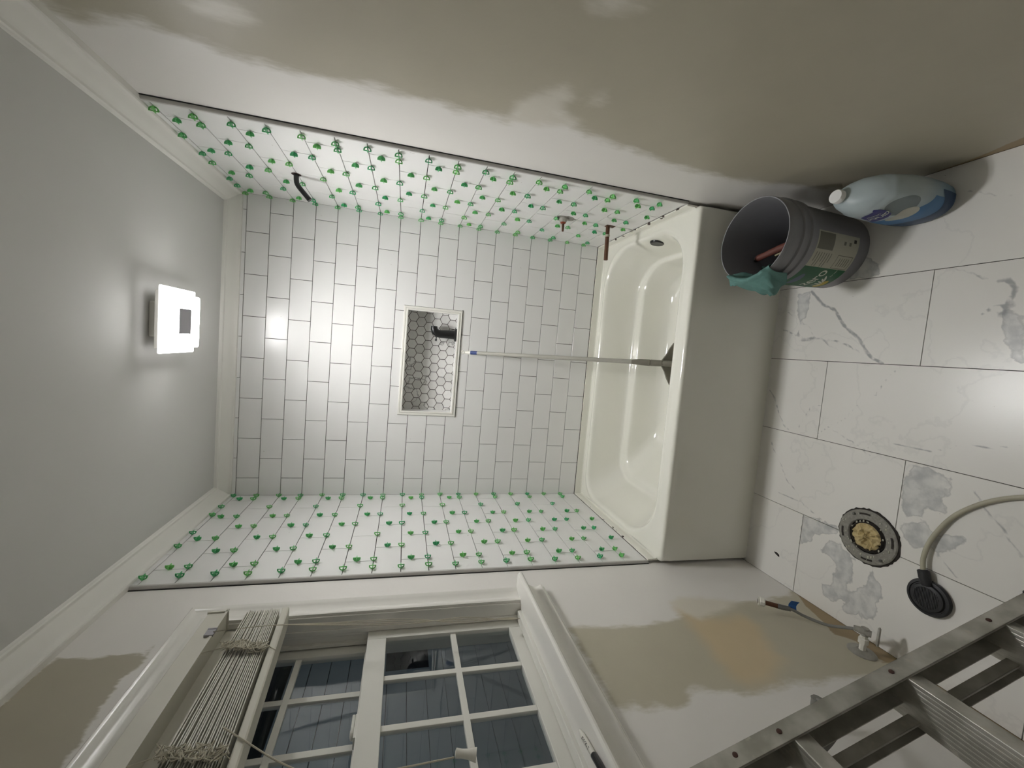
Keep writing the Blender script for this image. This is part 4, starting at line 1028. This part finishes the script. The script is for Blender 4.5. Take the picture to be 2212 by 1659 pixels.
hc = Vector((.226, -1.428, 0))
hz = empty('floor_hose', hc, 'black round ribbed disc on the end of a translucent hose on the floor', 'hose')
mb = MB(); mb.lathe([(.045, 0), (.051, .003), (.052, .010), (.0495, .014), (.044, .015), (.0425, .012), (.040, .0125), (.038, .018), (.033, .020), (.020, .0205), (0, .0205)], 56, center=hc); dsc = bld(mb, 'disc', M['rubber'], hz, smooth=30)
mb = MB()
for k in range(-8, 9):
    y_ = k*.0034; hw = math.sqrt(max(0, .030**2-y_*y_))
    if hw > .006: mb.box(hc.x-hw, hc.x+hw, hc.y+y_-.0006, hc.y+y_+.0006, .020, .0218)
bmesh.ops.translate(mb.bm, verts=mb.bm.verts, vec=-hc); mb.build('rib', M['rubber'], dsc)['kind'] = 'stuff'
mb = MB(); mb.tube([(.262, -1.424, .016), (.282, -1.417, .017), (.300, -1.412, .0175), (.303, -1.411, .0175)], [.012, .0140, .0140, .010], 20); bld(mb, 'fitting', M['rubber'], hz, smooth=40)
mb = MB(); mb.tube(smooth_path([(.300, -1.411, .017), (.34, -1.407, .016), (.400, -1.416, .0115), (.475, -1.447, .0070), (.530, -1.490, .0065), (.571, -1.541, .0065), (.596, -1.60, .0065), (.60, -1.70, .0065), (.57, -1.85, .0065), (.50, -1.98, .0065)], 8), .0062, 16); bld(mb, 'hose_tube', M['hose'], hz, smooth=50)

# ================================================================== STOP VALVE AND PIPES ON THE LEFT WALL
sv = empty('stop_valve', (-.011, -1.334, .085), 'chalky shut-off valve on a round plate low on the left wall', 'valve')
vc = Vector((-.011, -1.334, .088))
mb = MB(); mb.lathe([(.037, 0), (.037, .003), (.033, .0065), (.022, .008), (.014, .010), (.0125, .009)], 36, center=vc, axis='x'); bld(mb, 'escutcheon', M['brass'], sv, smooth=40)
mb = MB(); mb.tube([vc, vc+Vector((.028, 0, 0)), vc+Vector((.030, 0, 0)), vc+Vector((.046, 0, 0)), vc+Vector((.048, 0, 0)), vc+Vector((.060, 0, 0))], [.009, .009, .0135, .0135, .010, .010], 8); nip = bld(mb, 'nipple', M['white'], sv)
mb = MB(); v2 = vc+Vector((.068, 0, 0)); mb.tube([v2+Vector((0, .022, .016)), v2, v2+Vector((0, -.014, -.008))], [.008, .0115, .010], 12); mb.tube([v2-Vector((.012, 0, 0)), v2+Vector((.012, 0, 0))], .0105, 12); bld(mb, 'valve_body', M['brass'], sv, smooth=40)
mb = MB(); mx = Matrix.Translation(v2+Vector((0, -.026, -.018))) @ Matrix.Rotation(.55, 4, 'X')
mb.lathe([(.0, .003), (.020, .004), (.024, 0), (.020, -.004), (0, -.003)], 28, center=(0, 0, 0), axis='y')
bmesh.ops.transform(mb.bm, matrix=mx @ Matrix.Diagonal((1.35, 1, .55, 1)), verts=mb.bm.verts); bld(mb, 'oval_handle', M['brass'], sv, smooth=40)
sl_ = empty('supply_line', (.04, -1.21, .16), 'thin bent supply line with a pale nut and blue tape flag, left wall', 'supply line')
mb = MB(); mb.tube(smooth_path([(.056, -1.318, .100), (.040, -1.290, .102), (.022, -1.250, .125), (.024, -1.205, .165), (.036, -1.185, .196), (.034, -1.168, .215)], 8), .0048, 12); bld(mb, 'braided_tube', M['dust'], sl_, smooth=50)
mb = MB(); mb.tube([(.036, -1.180, .200), (.033, -1.163, .218), (.032, -1.155, .226)], [.0078, .0085, .0085], 14); bld(mb, 'crimp_sleeve', M['steel'], sl_, smooth=40)
mb = MB(); mb.tube([(.032, -1.157, .224), (.030, -1.128, .256)], .0078, 14); bld(mb, 'dark_sleeve', M['copper'], sl_, smooth=40)
mb = MB(); d0 = Vector((.030, -1.130, .254)); dn = Vector((-.002, .026, .030)).normalized()
mb.tube([d0, d0+dn*.003, d0+dn*.016, d0+dn*.017, d0+dn*.021], [.011, .0155, .0155, .0135, .0150], 10); mb.tube([d0+dn*.0205, d0+dn*.0218], .0085, 14); nut = bld(mb, 'coupling_nut', M['white'], sl_, smooth=30)
mb = MB(); mb.tube([d0+dn*.0216, d0+dn*.0222], .0080, 14); bld(mb, 'nut_bore', M['soot'], sl_)
mb = MB()
def tp(u, v): return Vector((.036+.030*u, -1.176-.012*v+.004*math.sin(u*4), .203-.020*v-.004*u))
mb.grid(6, 4, tp); o = bld(mb, 'tape_flag', M['bluetape'], sl_); o.modifiers.new('t', 'SOLIDIFY').thickness = .0004
pp = empty('drain_stub', (-.011, -1.52, .52), 'grey pipe stub with a thin bent tube behind the ladder rail', 'pipe')
mb = MB(); mb.tube([(-.011, -1.512, .505), (.045, -1.510, .503), (.050, -1.509, .503)], [.013, .013, .0135], 16); mb.tube([(.0502, -1.509, .503), (.0508, -1.509, .503)], .0105, 16); bld(mb, 'stub', M['dust'], pp, smooth=40)
mb = MB(); mb.tube(smooth_path([(.048, -1.512, .505), (.056, -1.545, .508), (.050, -1.578, .530), (.046, -1.60, .575), (.045, -1.622, .645), (.045, -1.64, .72), (.0, -1.645, .76), (-.011, -1.645, .77)], 6), .0062, 12); bld(mb, 'bent_tube', M['dust'], pp, smooth=50)

# ================================================================== STEPLADDER
th = math.radians(18); D = Vector((math.sin(th), 0, -math.cos(th))); Nn = Vector((math.cos(th), 0, math.sin(th)))
A0 = Vector((.129, -1.635, .774)); foot = A0 + D*(.774/math.cos(th))
ld = empty('stepladder', Vector((foot.x, -1.84, 0)), 'folded aluminium stepladder leaning below the window on the left', 'ladder')
Lh = 1.175; yf, yn = -1.617, -2.055
def fr(s, y, n): return foot - D*s + Vector((0, y, 0)) - Vector((0, foot.y, 0)) + Nn*n      # s up the rail from the foot
def channel(ytop, sgn, s0, s1, nf, nb, w, m, name, t=.0018, parent=ld):
    # front flange, web on the outer side, back flange; the channel opens to the steps
    mb = MB()
    def pl(s, a, n): return fr(s, ytop + sgn*a, n)
    def slabq(a0, a1, n0, n1):
        vs = [mb.bm.verts.new(pl(s, a, n)) for s in (s0, s1) for a, n in ((a0, n0), (a1, n0), (a1, n1), (a0, n1))]
        for f in ((0, 1, 2, 3), (4, 5, 6, 7), (0, 1, 5, 4), (1, 2, 6, 5), (2, 3, 7, 6), (3, 0, 4, 7)): mb.bm.faces.new([vs[i] for i in f])
    slabq(0, w, nf-t, nf); slabq(0, t, nb, nf); slabq(0, w, nb, nb+t)
    slabq(w-t, w, nf-.006, nf)
    return bld(mb, name, m, parent, bevel=.0006)
for yr, sg in ((yf, -1), (yn, 1)):
    channel(yr, sg, .012, Lh, 0, -.058, .036, M['alu'], 'front_rail')
    mb = MB(); q = [fr(s, yr+sg*a, n) for s, a, n in ((0, -.002, .004), (.05, -.002, .004), (.05, .038, .004), (0, .038, .004), (0, -.002, -.064), (.05, -.002, -.064), (.05, .038, -.064), (0, .038, -.064))]
    vs = [mb.bm.verts.new(x) for x in q]
    for f in ((0, 1, 2, 3), (4, 5, 6, 7), (0, 1, 5, 4), (1, 2, 6, 5), (2, 3, 7, 6), (3, 0, 4, 7)): mb.bm.faces.new([vs[i] for i in f])
    bld(mb, 'rubber_foot', M['rubber'], ld, bevel=.002)
    channel(yr + sg*.045, sg, .03, Lh-.02, -.072, -.105, .022, M['alu'], 'rear_rail')
s0 = .774/math.cos(th)
for k, s in enumerate((s0+.305, s0, s0-.305, s0-.61)):
    if s < .05: continue
    c = fr(s, 0, 0)
    mb = MB()
    # ribbed tread with a turned-down front lip
    base = [(-.084, .0), (-.084, .003)] + [p for j in range(9) for p in ((-.078+.009*j, .003), (-.077+.009*j, .0033), (-.073+.009*j, .0033), (-.072+.009*j, .003))] + [(-.001, .0035), (.0005, .002), (.0010, -.038), (-.0025, -.043), (-.006, -.042), (-.0015, -.037), (-.002, 0)]
    mb.prism(base, lambda a, b: (c.x + a + .001, yf-.003, c.z - .018 + b), lambda a, b: (c.x + a + .001, yn+.003, c.z - .018 + b))
    stp = bld(mb, 'step', M['alu'], ld)
for yr, sg in ((yf, -1), (yn, 1)):
    for s in (s0+.305, s0+.108, s0, s0-.305, s0-.61):
        if s < .03: continue
        mb = MB(); cpt = fr(s, yr+sg*.016, .0005); mx = Matrix((Nn, Vector((0, 1, 0)), -D)).transposed()
        mb.lathe([(.0052, -.0006), (.0050, .0012), (.003, .0022), (0, .0024)], 14, center=cpt, axis='x', mx=mx); bld(mb, 'rivet', M['rust'], ld, smooth=40)
for s in (.10, .42, .74, 1.05):
    mb = MB(); q0 = fr(s, yf-.046, -.088); q1 = fr(s, yn+.046, -.088)
    mb.box(-.011, .011, q1.y, q0.y, -.0015, .0015, mx=Matrix.Translation((q0.x, 0, q0.z))); mb.box(.0095, .011, q1.y, q0.y, -.020, .0015, mx=Matrix.Translation((q0.x, 0, q0.z)))
    bld(mb, 'rear_crossbar', M['alu'], ld)
mb = MB(); c = fr(Lh, 0, 0); mb.box(c.x-.11, c.x+.012, yn-.006, yf+.006, c.z, c.z+.022); bld(mb, 'top_cap', M['dust'], ld, bevel=.004)

mb = MB(); mb.prism([(-.008, -.012), (.001, -.010), (.006, .002), (.004, .013), (-.002, .006)], lambda a, b: (.098+a, -.940+b, 0), lambda a, b: (.098+a*.7, -.940+b*.7, .004))
tag(mb.build('thinset_chip', M['soot'], origin=(.098, -.940, 0)), 'tiny dark chip of hard mortar on the floor near the tub corner', 'debris')
